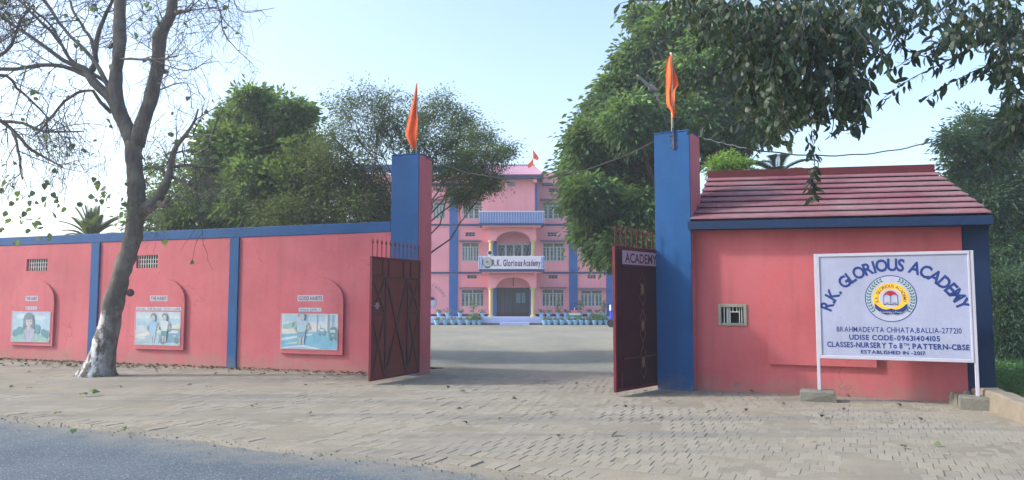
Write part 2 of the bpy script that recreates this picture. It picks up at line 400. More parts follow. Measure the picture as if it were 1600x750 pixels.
# ------------------------------------------------------------------ ground
PA = R(-23.9); C0 = gnd(1086, 609); U = Vector((math.cos(PA), math.sin(PA), 0)); V_ = Vector((-math.sin(PA), math.cos(PA), 0))
def uv(P): d = Vector((P[0]-C0.x, P[1]-C0.y, 0)); return d.dot(U), d.dot(V_)
r0 = uv(gnd(0, 648)); r1 = uv(gnd(925, 750)); RS = (r1[1]-r0[1])/(r1[0]-r0[0])
def road_v(u): return r0[1] + RS*(u-r0[0])
w0 = uv(gnd(0, 561)); w1 = uv(gnd(575, 584)); WS = (w1[1]-w0[1])/(w1[0]-w0[0])
def wall_v(u): return w0[1]+WS*(u-w0[0]) if u < -6.2 else (2.35 if u < -.3 else .3)
m, N, L, B = nodes('dry_earth'); P = coords(N, 'Position')
c = mixcol(N, L, ramp(N, L, noise(N, L, P, .25, 6, .6), .35, .65), (.25, .235, .20), (.34, .32, .27))
c = mixcol(N, L, ramp(N, L, noise(N, L, P, 5, 5), .4, .7, 0, .5), c, (.26, .245, .20))
c = mixcol(N, L, ramp(N, L, noise(N, L, P, 1.3, 5), .58, .72, 0, .45), c, (.24, .26, .19))
L.new(c, B.inputs['Base Color']); B.inputs['Roughness'].default_value = .95; B.inputs['Specular IOR Level'].default_value = .2
b = N.new('ShaderNodeBump'); b.inputs['Strength'].default_value = .5; b.inputs['Distance'].default_value = .02; L.new(noise(N, L, P, 14, 6), b.inputs['Height']); L.new(b.outputs[0], B.inputs['Normal'])
M['earth'] = m
o = MB(); o.face([(-900,-900,-.06),(900,-900,-.06),(900,900,-.06),(-900,900,-.06)]); tag(o.build('ground', M['earth']), kind='structure')
# courtyard of the school: packed earth with uneven sandy patches
gx, gy = np.meshgrid(np.linspace(-32, 32, 161), np.linspace(0, 1, 61)); A_ = C0 + V_*2.2
m, N, L, B = nodes('packed_courtyard'); P = coords(N, 'Position')
c = mixcol(N, L, ramp(N, L, noise(N, L, mapping(N, L, P, (.35, .12, 1)), 1, 6, .6), .4, .62), (.18, .19, .165), (.26, .25, .21))
c = mixcol(N, L, ramp(N, L, noise(N, L, P, 2.5, 5, .65), .42, .68, 0, .45), c, (.27, .27, .23))
L.new(c, B.inputs['Base Color']); B.inputs['Roughness'].default_value = .95; B.inputs['Specular IOR Level'].default_value = .2
b = N.new('ShaderNodeBump'); b.inputs['Strength'].default_value = .5; b.inputs['Distance'].default_value = .02; L.new(noise(N, L, P, 9, 6), b.inputs['Height']); L.new(b.outputs[0], B.inputs['Normal'])
M['court'] = m
X = gx; Y0 = A_.y + (X - A_.x)*math.tan(PA); Yy = Y0*(1-gy) + 56*gy
Z = -.012 + .05*(vnoise(X*.3+40, Yy*.25+9, 3)-.5) * np.clip((Yy-Y0)/3, 0, 1) * np.clip((50-Yy)/4, 0, 1)
idx = np.arange(X.size).reshape(X.shape); F = np.stack([idx[:-1,:-1], idx[:-1,1:], idx[1:,1:], idx[1:,:-1]], -1).reshape(-1, 4)
tag(link_mesh('courtyard', np_mesh('courtyard', np.stack([X.ravel(), Yy.ravel(), Z.ravel()], 1), F, smooth=True), M['court']), kind='structure')
# road
m, N, L, B = nodes('worn_asphalt'); P = coords(N, 'Position')
c = mixcol(N, L, ramp(N, L, noise(N, L, P, .7, 5), .35, .65), (.070, .112, .150), (.112, .158, .195))
vo = N.new('ShaderNodeTexVoronoi'); vo.inputs['Scale'].default_value = 55; L.new(P, vo.inputs['Vector'])
c = mixcol(N, L, ramp(N, L, vo.outputs['Distance'], .1, .55, .0, .55), c, (.05, .058, .07))
c = mixcol(N, L, ramp(N, L, noise(N, L, P, 60, 2), .56, .70, 0, .8), c, (.30, .31, .32))
e0_ = C0+U*r0[0]+V_*r0[1]; ed = (U+V_*RS).normalized(); en = Vector((-ed.y, ed.x, 0))
vm = N.new('ShaderNodeVectorMath'); vm.operation = 'DOT_PRODUCT'; vm.inputs[1].default_value = en; L.new(P, vm.inputs[0])
ds = N.new('ShaderNodeMath'); ds.operation = 'SUBTRACT'; L.new(vm.outputs['Value'], ds.inputs[0]); ds.inputs[1].default_value = e0_.dot(en)
dn = N.new('ShaderNodeMath'); dn.operation = 'ADD'; L.new(ds.outputs[0], dn.inputs[0]); L.new(ramp(N, L, noise(N, L, P, 2.2, 8, .75), .3, .7, -.45, .45), dn.inputs[1])
c = mixcol(N, L, ramp(N, L, dn.outputs[0], -.9, .05, 0, .85), c, (.20, .195, .17))
L.new(c, B.inputs['Base Color']); B.inputs['Roughness'].default_value = .9; B.inputs['Specular IOR Level'].default_value = .2
b = N.new('ShaderNodeBump'); b.inputs['Strength'].default_value = .6; b.inputs['Distance'].default_value = .006; L.new(vo.outputs['Distance'], b.inputs['Height']); L.new(b.outputs[0], B.inputs['Normal'])
M['asphalt'] = m
def U2W(u, v, z=0): q = C0 + U*u + V_*v; return (q.x, q.y, z)
o = MB()
for k in range(40):
    a, b_ = -60+k*3, -57+k*3
    o.face([U2W(a, road_v(a)-7.2, -.028), U2W(b_, road_v(b_)-7.2, -.028), U2W(b_, road_v(b_)+.6, -.022), U2W(a, road_v(a)+.6, -.022)])
tag(o.build('road', M['asphalt']), kind='structure')
def tracks(N, L, P, c):
    mp = N.new('ShaderNodeMapping'); mp.inputs['Rotation'].default_value = (0, 0, .43); mp.inputs['Scale'].default_value = (.16, 1.5, 1); L.new(P, mp.inputs['Vector'])
    c = mixcol(N, L, ramp(N, L, noise(N, L, mp.outputs[0], 1.0, 5, .6), .50, .66, 0, .55), c, (.135, .145, .150))
    return mixcol(N, L, ramp(N, L, noise(N, L, P, 1.7, 6, .7), .60, .74, 0, .5), c, (.13, .12, .10))
# sandy bed under and between the paving bricks
m, N, L, B = nodes('paving_sand'); P = coords(N, 'Position')
c = mixcol(N, L, ramp(N, L, noise(N, L, P, .8, 6, .65), .35, .65), (.19, .180, .145), (.27, .25, .20))
c = mixcol(N, L, ramp(N, L, noise(N, L, P, 30, 4, .7), .42, .7, 0, .5), c, (.20, .185, .155))
c = tracks(N, L, P, c); L.new(c, B.inputs['Base Color']); B.inputs['Roughness'].default_value = .95; B.inputs['Specular IOR Level'].default_value = .15
b = N.new('ShaderNodeBump'); b.inputs['Strength'].default_value = .7; b.inputs['Distance'].default_value = .01; L.new(noise(N, L, P, 60, 5), b.inputs['Height']); L.new(b.outputs[0], B.inputs['Normal'])
M['sand'] = m
us = np.arange(-24, 11.5, .065); vs = np.arange(-10.6, 4.0, .065); gu, gv = np.meshgrid(us, vs)
rv = r0[1]+RS*(gu-r0[0]); wv = np.where(gu < -6.2, w0[1]+WS*(gu-w0[0]), np.where(gu < -.3, 2.42, 3.9)) + .12
dr = gv - rv
def sandz(u, v):
    n = vnoise(u*1.1+50, v*1.1+50, 5)*.5+vnoise(u*3.1+9, v*3.1+70, 6)*.3+vnoise(u*9+3, v*9+7, 8)*.2
    return -.0060 + .022*(n-.42)
leftc = np.clip((-gu-1.5)/6, 0, 1)*.0036
Z = sandz(gu, gv) + leftc
edge = dr + .13*(vnoise(gu*2.2+5, gv*2.2+5, 9)-.5) + .09*(vnoise(gu*9+5, gv*9+5, 11)-.5)
Z = np.where(edge < 0.02, np.minimum(Z, -.006) + (edge-.02)*.09, Z)
Pw = np.stack([C0.x+U.x*gu+V_.x*gv, C0.y+U.y*gu+V_.y*gv, Z], -1)
keep = (dr > -.85) & (gv < wv)
idx = np.arange(gu.size).reshape(gu.shape); kf = keep[:-1,:-1] & keep[1:,1:] & keep[1:,:-1] & keep[:-1,1:]
F = np.stack([idx[:-1,:-1], idx[:-1,1:], idx[1:,1:], idx[1:,:-1]], -1)[kf]
used = np.unique(F); remap = np.zeros(gu.size, int); remap[used] = np.arange(len(used))
pave = link_mesh('pavement', np_mesh('pavement', Pw.reshape(-1, 3)[used], remap[F], smooth=True), M['sand']); tag(pave, kind='structure')
# paving bricks
m, N, L, B = nodes('paving_brick'); P = coords(N, 'Position')
a = N.new('ShaderNodeAttribute'); a.attribute_name = 'tint'; oi = N.new('ShaderNodeObjectInfo')
mx = N.new('ShaderNodeMath'); mx.operation = 'MAXIMUM'; L.new(a.outputs['Fac'], mx.inputs[0]); L.new(oi.outputs['Random'], mx.inputs[1])
fr = N.new('ShaderNodeMath'); fr.operation = 'FRACT'; ad = N.new('ShaderNodeMath'); ad.operation = 'ADD'; L.new(a.outputs['Fac'], ad.inputs[0]); L.new(oi.outputs['Random'], ad.inputs[1]); L.new(ad.outputs[0], fr.inputs[0])
c = mixcol(N, L, fr.outputs[0], (.215, .203, .168), (.265, .248, .20))
c = mixcol(N, L, ramp(N, L, noise(N, L, P, 1.1, 6, .65), .42, .62, 0, .65), c, (.262, .246, .205))
c = mixcol(N, L, ramp(N, L, noise(N, L, P, 24, 5, .7), .5, .75, 0, .35), c, (.25, .235, .20))
c = mixcol(N, L, ramp(N, L, noise(N, L, P, .5, 4), .55, .68, 0, .4), c, (.28, .275, .26))
c = tracks(N, L, P, c); L.new(c, B.inputs['Base Color']); B.inputs['Roughness'].default_value = .92; B.inputs['Specular IOR Level'].default_value = .2
b = N.new('ShaderNodeBump'); b.inputs['Strength'].default_value = .6; b.inputs['Distance'].default_value = .006; L.new(noise(N, L, P, 45, 5), b.inputs['Height']); L.new(b.outputs[0], B.inputs['Normal'])
M['brick'] = m
BW, BL = .132, .27
rb = random.Random(3); bricks = []
def wob(u, v): return .05*math.sin(u*.55+v*.3)+.03*math.sin(u*1.3+1), .045*math.sin(u*.8+2)+.03*math.sin(v*1.7+u*.5)
row = 0; v = -9.8
def vtop(u): return wall_v(u)-.02
while v < 2.4:
    n0 = -23.5 + (BW/2 if row % 2 else 0); u = n0
    while u < 10.5:
        uc, vc = u+BW/2, v+BL/2; e = vc-BL/2-road_v(uc)
        if e > .27 and vc+BL/2 < vtop(uc) and not (uc > 4.0 and vc > -.02):
            du, dv = wob(uc, vc); P_ = C0+U*(uc+du)+V_*(vc+dv)
            px, py = project((P_.x, P_.y, 0))
            if -90 < px < 1690 and py < 800 and not (rb.random() < .012):
                bricks.append((P_.x, P_.y, PA+math.cos(uc*.8)*.03+rb.gauss(0, .012), rb.gauss(0, .0017)+.007*(float(vnoise(np.array([uc*1.3+60]), np.array([vc*1.3+60]), 17)[0])-.55)-.0015*(rb.random() < .06)*4, rb.gauss(0, .0035), rb.gauss(0, .0035), 1.0))
        u += BW
    v += BL; row += 1
# header courses along the road edge: one row of bricks on end, then a second line at the break in the slope
for off in (.02,):
    u = -23
    RA = PA+math.atan(RS)
    while u < 10:
        vv = road_v(u)+off+.13; P_ = C0+U*u+V_*vv; px, py = project((P_.x, P_.y, 0))
        if -90 < px < 1690 and py < 800 and rb.random() > .05:
            bricks.append((P_.x, P_.y, RA+rb.gauss(0, .03), rb.gauss(.001, .004), rb.gauss(0, .012), rb.gauss(0, .012), 1.0))
        u += BW*1.03*math.cos(math.atan(RS))
bricks.sort(key=lambda q: q[0]**2+q[1]**2)
def brick_shape(jit=0, r_=rb):
    a, b_, h, c = BW/2-.0035, BL/2-.0035, .045, .003
    top = [(-a+c,-b_+c,0),(a-c,-b_+c,0),(a-c,b_-c,0),(-a+c,b_-c,0)]; mid = [(-a,-b_,-c),(a,-b_,-c),(a,b_,-c),(-a,b_,-c)]; bot = [(-a,-b_,-h),(a,-b_,-h),(a,b_,-h),(-a,b_,-h)]
    vv = top+mid+bot
    if jit: vv = [(x+r_.gauss(0, jit), y+r_.gauss(0, jit), z) for x, y, z in vv]
    ff = [(0,1,2,3)]
    for l in (0, 4):
        for k in range(4): ff.append((l+4+k, l+4+(k+1)%4, l+(k+1)%4, l+k))
    return vv, ff
shapes = []
for k in range(6):
    vv, ff = brick_shape(.0022); me = bpy.data.meshes.new('brick'); me.from_pydata(vv, [], ff); me.materials.append(M['brick']); shapes.append((me, vv, ff))
inview = [q for q in bricks if (lambda p: -5 < p[0] < 1605 and p[1] < 756)(project((q[0], q[1], 0)))]
near = set(id(q) for q in inview[:300])
BV = []; BF = []; BT = []
for q in bricks:
    x, y, rz, dz, tx, ty, sc = q; k = rb.randrange(6); me, vv, ff = shapes[k]
    if id(q) in near:
        o = bpy.data.objects.new('brick', me); COL.objects.link(o); o.parent = pave; o.location = (x, y, dz); o.rotation_euler = (tx, ty, rz)
    else:
        ca, sa = math.cos(rz), math.sin(rz); b0 = len(BV)
        BV += [(x+p[0]*ca-p[1]*sa, y+p[0]*sa+p[1]*ca, dz+p[2]+p[1]*tx-p[0]*ty) for p in vv]
        BF += [tuple(b0+i for i in f) for f in ff]; BT += [rb.random()]*12
o = link_mesh('brick_field', np_mesh('brick_field', np.array(BV), np.array(BF), np.array(BT)), M['brick'], pave); o['kind'] = 'stuff'
m = bpy.data.materials.new('haze'); m.use_nodes = True; m.node_tree.nodes.clear()
pv = m.node_tree.nodes.new('ShaderNodeVolumePrincipled'); pv.inputs['Density'].default_value = .0022; pv.inputs['Color'].default_value = (.86, .93, 1, 1); pv.inputs['Anisotropy'].default_value = .3
mo = m.node_tree.nodes.new('ShaderNodeOutputMaterial'); m.node_tree.links.new(pv.outputs[0], mo.inputs['Volume'])
tag(MB().box(-70, 70, -12, 75, -1.1, 17).build('haze', m), kind='stuff')
# ------------------------------------------------------------------ left boundary wall
WA = R(-21.06); L0 = gnd(0, 561)
wall = tag(empty('boundary_wall', L0, WA), 'long pink boundary wall with blue top band and painted relief panels, left of the gate', 'wall')
vents = [(.84, 1.61, 2.36, 2.68), (4.72, 5.42, 2.38, 2.70), (-3.1, -2.35, 2.36, 2.68)]
mb = MB(); holes_wall(mb, -9, 11.99, -.05, 3.06, vents, 0, .25); mb.build('wall_body', M['pink'], wall)
mb = MB().bbox(-9, 11.985, -.018, .27, 3.06, 3.29, .012); mb.build('coping', M['blue'], wall)
for x0, x1 in ((3.22, 3.51), (7.66, 7.93), (-1.4, -1.12)):
    MB().bbox(x0, x1, -.045, .1, -.03, 3.058, .008).build('pilaster', M['blue'], wall)
for x0, x1, z0, z1 in vents:
    MB().box(x0-.02, x1+.02, .2, .24, z0-.02, z1+.02).build('vent_backing', M['dark'], wall)
    g = MB(); n = 9
    for k in range(n): xx = x0+(x1-x0)*(k+.5)/n; g.tube([(xx, .05, z0), (xx, .05, z1)], .011, 5)
    for k in (1, 2): zz = z0+(z1-z0)*k/3; g.tube([(x0, .06, zz), (x1, .06, zz)], .009, 5)
    g.build('grille', M['bar'], wall)
def panel_poly(x0, x1, z0, zs, za, n=14):
    pts = [(x0, z0), (x1, z0), (x1, zs)]; xc = (x0+x1)/2
    for k in range(1, n):
        t = math.pi*k/n; pts.append((xc+(x1-x0)/2*math.cos(t)**1 if True else 0, zs+(za-zs)*math.sin(t)**.9))
    pts.append((x0, zs)); return pts
rel = []
for x0, x1 in ((.42, 2.0), (4.80, 6.37), (9.17, 10.84)):
    rp = MB().prism(panel_poly(x0, x1, .39, 1.56, 2.12), -.062, .02).build('relief_panel', M['pink'], wall); rel.append((rp, x0, x1))
def mural(i):
    rp, x0, x1 = rel[i]; p = Print(-.063); wd = x1-x0
    X0, X1, Z0, Z1 = ((x0+.07, x1-.10, .49, 1.28), (x0+.05, x1-.10, .50, 1.30), (x0+.05, x1-.12, .50, 1.28))[i]
    fx = lambda a: X0+(X1-X0)*a; fz = lambda a: Z0+(Z1-Z0)*a; S = Z1-Z0; W = X1-X0
    K = INK
    p.rect(X0, X1, Z0, Z1, K['pale']); e = .012
    def R_(a, b, c, d, m): p.rect(fx(a), fx(b), fz(c), fz(d), K[m])
    def D_(a, b, rx, rz, m, **k): p.disc(fx(a), fz(b), rx*W, rz*S, K[m], 18, **k)
    def PL(pts, m): p.poly([(fx(a), fz(b)) for a, b in pts], K[m])
    def boy(cx, base, s, shirt, shorts):
        PL([(cx-.035*s, base), (cx-.005*s, base), (cx-.005*s, base+.20*s), (cx-.04*s, base+.20*s)], 'skin'); PL([(cx+.01*s, base), (cx+.04*s, base), (cx+.045*s, base+.20*s), (cx+.01*s, base+.20*s)], 'skin')
        PL([(cx-.065*s, base+.16*s), (cx+.065*s, base+.16*s), (cx+.055*s, base+.32*s), (cx-.055*s, base+.32*s)], shorts)
        PL([(cx-.06*s, base+.30*s), (cx+.06*s, base+.30*s), (cx+.085*s, base+.55*s), (cx+.03*s, base+.60*s), (cx-.03*s, base+.60*s), (cx-.085*s, base+.55*s)], shirt)
        p.line([(fx(cx-.08*s), fz(base+.54*s)), (fx(cx-.12*s), fz(base+.36*s)), (fx(cx-.07*s), fz(base+.30*s))], .03*s, K['skin'])
        p.line([(fx(cx+.08*s), fz(base+.54*s)), (fx(cx+.12*s), fz(base+.40*s)), (fx(cx+.06*s), fz(base+.38*s))], .03*s, K['skin'])
        D_(cx, base+.70*s, .055*s, .105*s, 'hair'); D_(cx, base+.66*s, .046*s, .085*s, 'skin')
        for q in (-.02, .02): D_(cx+q*s, base+.67*s, .006*s, .012*s, 'hair')
        p.line([(fx(cx-.015*s), fz(base+.615*s)), (fx(cx+.015*s), fz(base+.615*s))], .008*s, K['hair'])
    if i == 0:
        R_(0, 1, .3, 1, 'sky'); D_(.25, .85, .16, .08, 'pale'); D_(.72, .80, .18, .07, 'pale'); D_(.8, .93, .1, .04, 'white')
        for a, b, r_ in ((.12, .26, .10), (.22, .34, .11), (.63, .36, .12), (.68, .46, .08), (.90, .25, .10), (.84, .33, .07)): D_(a, b, r_, r_*1.5, 'teal')
        PL([(0,0),(1,0),(1,.08),(.9,.14),(.75,.24),(.55,.31),(.4,.30),(.2,.22),(0,.10)], 'hill'); PL([(0,0),(1,0),(1,.04),(.5,.12),(0,.05)], 'hill')
        D_(.45, .72, .15, .25, 'hair'); PL([(.31,.70),(.30,.42),(.36,.38),(.40,.60)], 'hair'); PL([(.55,.75),(.62,.52),(.55,.42),(.5,.6)], 'hair')
        PL([(.34,0),(.58,0),(.60,.20),(.62,.40),(.52,.47),(.40,.47),(.33,.38)], 'lav'); PL([(.42,.44),(.50,.44),(.50,.56),(.43,.56)], 'skin')
        D_(.46, .65, .085, .16, 'skin'); D_(.44, .80, .10, .07, 'hair')
        for q in (.43, .50): D_(q, .67, .012, .022, 'hair')
        p.line([(fx(.44), fz(.565)), (fx(.47), fz(.555)), (fx(.50), fz(.57))], .012, K['red'])
        p.line([(fx(.46), fz(.05)), (fx(.47), fz(.40))], .014, K['pale']); p.line([(fx(.34), fz(.38)), (fx(.37), fz(.1))], .02, K['skin'])
    elif i == 1:
        R_(0, 1, .45, 1, 'sky'); R_(0, 1, .80, 1, 'pale'); D_(.1, .62, .09, .10, 'road'); R_(.02, .2, .42, .58, 'pale')
        PL([(0,.30),(1,.66),(1,.52),(0,.18)], 'cream'); PL([(0,.42),(.25,.50),(.25,.42),(0,.33)], 'pale'); PL([(0,0),(1,0),(1,.50),(.55,.38),(0,.19)], 'road')
        PL([(.52,.05),(1,.10),(1,.48),(.82,.50),(.66,.36),(.55,.30)], 'deep'); PL([(.72,.36),(.84,.45),(.96,.44),(.96,.36)], 'pale'); D_(.62, .12, .06, .10, 'hair'); D_(.93, .14, .05, .09, 'hair'); D_(.88, .28, .03, .03, 'white')
        D_(.15, .2, .10, .05, 'pale'); boy(.40, .06, 1.12, 'shirt', 'road'); boy(.66, .10, 1.08, 'pale', 'teal')
        p.line([(fx(0), fz(.1)), (fx(.3), fz(.14))], .012, K['cream']); p.line([(fx(.2), fz(.7)), (fx(.3), fz(.5))], .01, K['deep'])
    else:
        R_(0, 1, .52, 1, 'pale'); R_(.05, .95, .78, .97, 'sky')
        for a, b in ((.08, .62), (.16, .66), (.24, .70), (.28, .63)): D_(a, b, .06, .09, 'hill')
        D_(.22, .68, .035, .07, 'teal'); R_(0, .34, .42, .56, 'cream'); R_(.5, .7, .52, .70, 'cream'); R_(.78, .82, .5, 1, 'cream')
        PL([(0,0),(1,0),(1,.46),(.5,.48),(0,.40)], 'road2'); PL([(0,.30),(.55,.44),(.55,.40),(0,.22)], 'pale'); PL([(0,.02),(.4,.12),(.7,.02),(.6,0),(.4,.05),(0,0)], 'pale'); PL([(.05,.14),(.3,.20),(.28,.15)], 'cream')
        for a in (.64, .84, .91): p.line([(fx(a), fz(.45)), (fx(a), fz(.98))], .018, K['deep'])
        PL([(.66,.42),(.78,.42),(.79,.52),(.76,.60),(.69,.60),(.66,.52)], 'deep'); R_(.685, .765, .52, .57, 'pale'); D_(.685, .42, .015, .03, 'hair'); D_(.765, .42, .015, .03, 'hair')
        PL([(.85,.32),(.99,.32),(.99,.55),(.96,.64),(.88,.62),(.84,.48)], 'teal'); R_(.87, .96, .48, .56, 'pale'); D_(.88, .31, .02, .05, 'hair'); D_(.97, .31, .02, .05, 'hair'); D_(.92, .40, .015, .025, 'white')
        boy(.37, .14, 1.15, 'road', 'deep')
    fr = INK['label']; p.line([(X0,Z0),(X1,Z0),(X1,Z1),(X0,Z1),(X0,Z0)], .012, fr)
    p.build('picture', rp)
    q = Print(-.063); xc = (x0+x1)/2 - .03
    t1, wd1, t2, wd2 = (('THE HABIT', .40, 'BE POLITE', .38), ('THE HABIT', .50, 'CROSS THE ROAD WITH CARE', 1.40), ('GOOD HABITS', .62, 'WALK SAFELY', .56))[i]
    q.rect(xc-wd1/2-.03, xc+wd1/2+.03, 1.56, 1.70, INK['label']); q.text(t1, xc, 1.585, .09, wd1, INK['ink'], .02)
    q.build('caption', rp); q = Print(-.063)
    q.rect(xc-wd2/2-.02, xc+wd2/2+.02, 1.335, 1.415, INK['pale']); q.text(t2, xc, 1.35, .05, wd2, INK['navy'], .01)
    q.build('caption', rp)
for i in range(3): mural(i)
# ------------------------------------------------------------------ gate pillars
def pillar(name, loc, rz, wd, dp, h, label):
    t = tag(empty(name, loc, rz), label, 'gate pillar', 'pillars on both sides of the gate')
    mb = MB(); c = .012
    mb.bbox(0, wd, .012, dp, -.05, h, c).build('pillar_body', M['pink'], t)
    MB().bbox(-.003, wd-.002, -.012, .03, -.05, h-.004, .008).build('front_face', M['blue'], t)
    mb = MB().bbox(-.01, wd+.004, -.016, dp+.01, h, h+.025, .008); mb.build('cap', M['blue'], t)
    return t
def onW(u, v, z=0, O=L0, a=WA): return Vector((O.x+math.cos(a)*u-math.sin(a)*v, O.y+math.sin(a)*u+math.cos(a)*v, z))
pillar('gate_pillar', onW(12.0, -.03), WA, .665, .62, 4.72, 'shorter-looking far gate pillar, blue front and pink side, at the end of the boundary wall')
PP = gnd(1028, 608); pillar('gate_pillar', (PP.x, PP.y, 0), R(-29), .655, .66, 4.62, 'tall blue gate pillar with pink side, joined to the gatehouse roof')
# ------------------------------------------------------------------ gate leaves
def spike_row(mb, L_, h0, n, mi=0):
    for k in range(n):
        x = .05+(L_-.1)*k/(n-1); mb.tube([(x, 0, h0-.02), (x, 0, h0+.30)], .010, 5)
        mb.tube([(x, 0, h0+.29), (x, 0, h0+.36)], [.012, .002], 5)
        for s in (-1, 1): mb.tube([(x, 0, h0+.24), (x+s*.030, 0, h0+.27), (x+s*.034, 0, h0+.33)], [.008, .008, .002], 4)
def leaf_gate(hinge, free, label, braces_side, h=2.42, mt=None):
    d = free-hinge; L_ = math.hypot(d.x, d.y); t = tag(empty('gate_leaf', (hinge.x, hinge.y, 0), math.atan2(d.y, d.x)), label, 'gate', 'two leaves of the metal gate')
    s = braces_side; z0 = .07
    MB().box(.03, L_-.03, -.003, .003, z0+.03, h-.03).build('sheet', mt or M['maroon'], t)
    f = MB(); w_ = .05; k = .028
    for a, b_ in ((0, w_), (L_-w_, L_)): f.bbox(a, b_, -k, k, z0, h, .005)
    for a, b_ in ((z0, z0+w_), (h-w_, h)): f.bbox(w_, L_-w_, -k+.002, k-.002, a, b_, .005)
    f.build('frame', M['maroon_edge'], t)
    sp_ = MB(); spike_row(sp_, L_, h, 12); sp_.build('spikes', M['maroon_edge'], t)
    for zz in (.35, 1.25, 2.15): hg = MB(); hg.tube([(-.02, 0, zz-.07), (-.02, 0, zz+.07)], .022, 8); hg.box(-.03, .03, -.012, .012, zz-.03, zz+.03); hg.build('hinge', M['steel'], t)
    return t, L_
def brace(mb, a, b_, wd, y0, y1):
    (x0, z0), (x1, z1) = a, b_; l = math.hypot(x1-x0, z1-z0); nx, nz = -(z1-z0)/l*wd/2, (x1-x0)/l*wd/2
    mb.prism([(x0+nx, z0+nz), (x0-nx, z0-nz), (x1-nx, z1-nz), (x1+nx, z1+nz)], min(y0, y1), max(y0, y1))
HL = onW(12.72, -.06); FL = gnd(577, 602)
g1, GL = leaf_gate(HL, Vector((FL.x, FL.y, 0)), 'maroon gate leaf showing its crossed back braces, swung open at the boundary wall', 1)
a0, a1 = GL*.27, GL*.72; hm = 1.32; ht = 2.02; y0 = .004; y1 = .034
# local x runs hinge -> free end; the braced back faces local +y
for xx in (a0, a1):
    MB().bbox(xx-.03, xx+.03, y0, y1, .12, ht, .004).build('vertical_bar', M['maroon_dark'], g1)
MB().bbox(.05, GL-.05, y0, y1+.003, ht, ht+.04, .004).build('rail', M['maroon_dark'], g1)
MB().bbox(.05, a0-.03, y0, y1+.001, hm-.02, hm+.02, .004).build('rail', M['maroon_dark'], g1)
MB().bbox(a1+.03, GL-.05, y0, y1+.001, hm-.02, hm+.02, .004).build('rail', M['maroon_dark'], g1)
def xb(x0, x1, z0, z1, wd):
    for k, (p, q) in enumerate((((x0, z0), (x1, z1)), ((x0, z1), (x1, z0)))):
        m_ = MB(); brace(m_, p, q, wd, y0, y1-.004-.004*k); m_.build('brace', M['maroon_dark'], g1)
xb(a0+.03, a1-.03, .14, ht-.01, .06)
for x0, x1 in ((.05, a0-.03), (a1+.03, GL-.05)):
    xb(x0, x1, .14, hm-.02, .045); xb(x0, x1, hm+.02, ht-.01, .045)
for xx in (a0-.12, a0+.18, a1-.1, a1+.12):
    MB().bbox(xx-.02, xx+.02, y0, y1-.006, ht+.04, 2.38, .004).build('top_strut', M['maroon_dark'], g1)
lk = MB().bbox(GL-.20, GL-.10, .036, .060, 1.42, 1.54, .006); lk.tube([(GL-.22, .07, 1.48), (GL-.02, .07, 1.48)], .010, 6); lk.build('bolt', M['steel'], g1)
HR = Vector((3.02, 14.43, 0)); FR = gnd(961, 620)
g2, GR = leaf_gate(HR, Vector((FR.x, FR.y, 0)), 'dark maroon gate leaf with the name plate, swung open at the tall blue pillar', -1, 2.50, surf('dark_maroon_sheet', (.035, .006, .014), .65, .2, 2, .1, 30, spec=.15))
# outward face is local +y for this leaf
p = Print(0); 
pl = MB().box(.12, GL-.06, .004, .012, 2.20, 2.44).build('name_plate', surf('dull_plate_paint', (.30, .24, .32), .6, .12, 4), g2)
V, F = glyphs('ACADEMY', .02); xs = [q[0] for q in V]; k = MB(); wtxt = 1.10; sx = wtxt/(max(xs)-min(xs)); xst = GL-.14
for f in F: k.face([(xst-(V[i][0]-min(xs))*sx, .0135, 2.235+V[i][1]*.17/.73) for i in f])
k.build('lettering', flat('maroon_letter_paint', (.13, .02, .03)), pl)
fr = MB().bbox(.10, GL-.05, .003, .03, 2.17, 2.20, .004); fr.build('rail', M['maroon_edge'], g2)
for zz in (1.78, 1.15, .52):
    c_ = GL*.62; d_ = MB(); d_.prism([(c_, zz-.11), (c_+.055, zz), (c_, zz+.11), (c_-.055, zz)], .004, .018); d_.build('diamond', surf('dull_gold_paint', (.17, .10, .05), .5, .2, 6), g2)
orn = MB()
for zz in (1.78, 1.15, .52):
    c_ = GL*.62
    for s in (-1, 1):
        orn.tube([(c_, .015, zz+.29), (c_+s*.10, .015, zz+.12), (c_+s*.02, .015, zz), (c_+s*.10, .015, zz-.14), (c_, .015, zz-.30)], .007, 5)
orn.build('scroll_ornament', surf('worn_brown_metal', (.11, .05, .04), .5, .2, 6), g2)
MB().tube([(GL*.13+.02, .004, 1.66), (GL*.13+.02, .02, 1.66)], .17, 24).build('round_plate', surf('grey_round_plate', (.28, .30, .34), .5, .2, 6), g2)
MB().bbox(.05, GL-.05, .004, .026, 1.10-.5, 1.13-.5, .004).build('rail', M['maroon_dark'], g2)
MB().bbox(GL-.01, GL+.03, -.02, .03, .10, .38, .006).build('latch', M['maroon_edge'], g2)
# ------------------------------------------------------------------ gatehouse
gh = tag(empty('gatehouse', C0, PA), 'pink gatehouse with sloping red plank roof and small barred window, right of the gate', 'gatehouse')
mb = MB(); wh = (.43, .92, 1.14, 1.52)
holes_wall(mb, .01, 4.22, -.05, 2.86, [wh], 0, .22); mb.box(.01, .25, .22, 3.2, -.05, 2.86); mb.box(4.0, 4.22, .22, 3.2, -.05, 2.86); mb.box(.25, 4.0, 3.0, 3.2, -.05, 2.86)
mb.build('wall_body', M['pink2'], gh)
MB().bbox(4.222, 4.60, .05, .42, -.05, 2.86, .01).build('corner_column', M['navy'], gh)
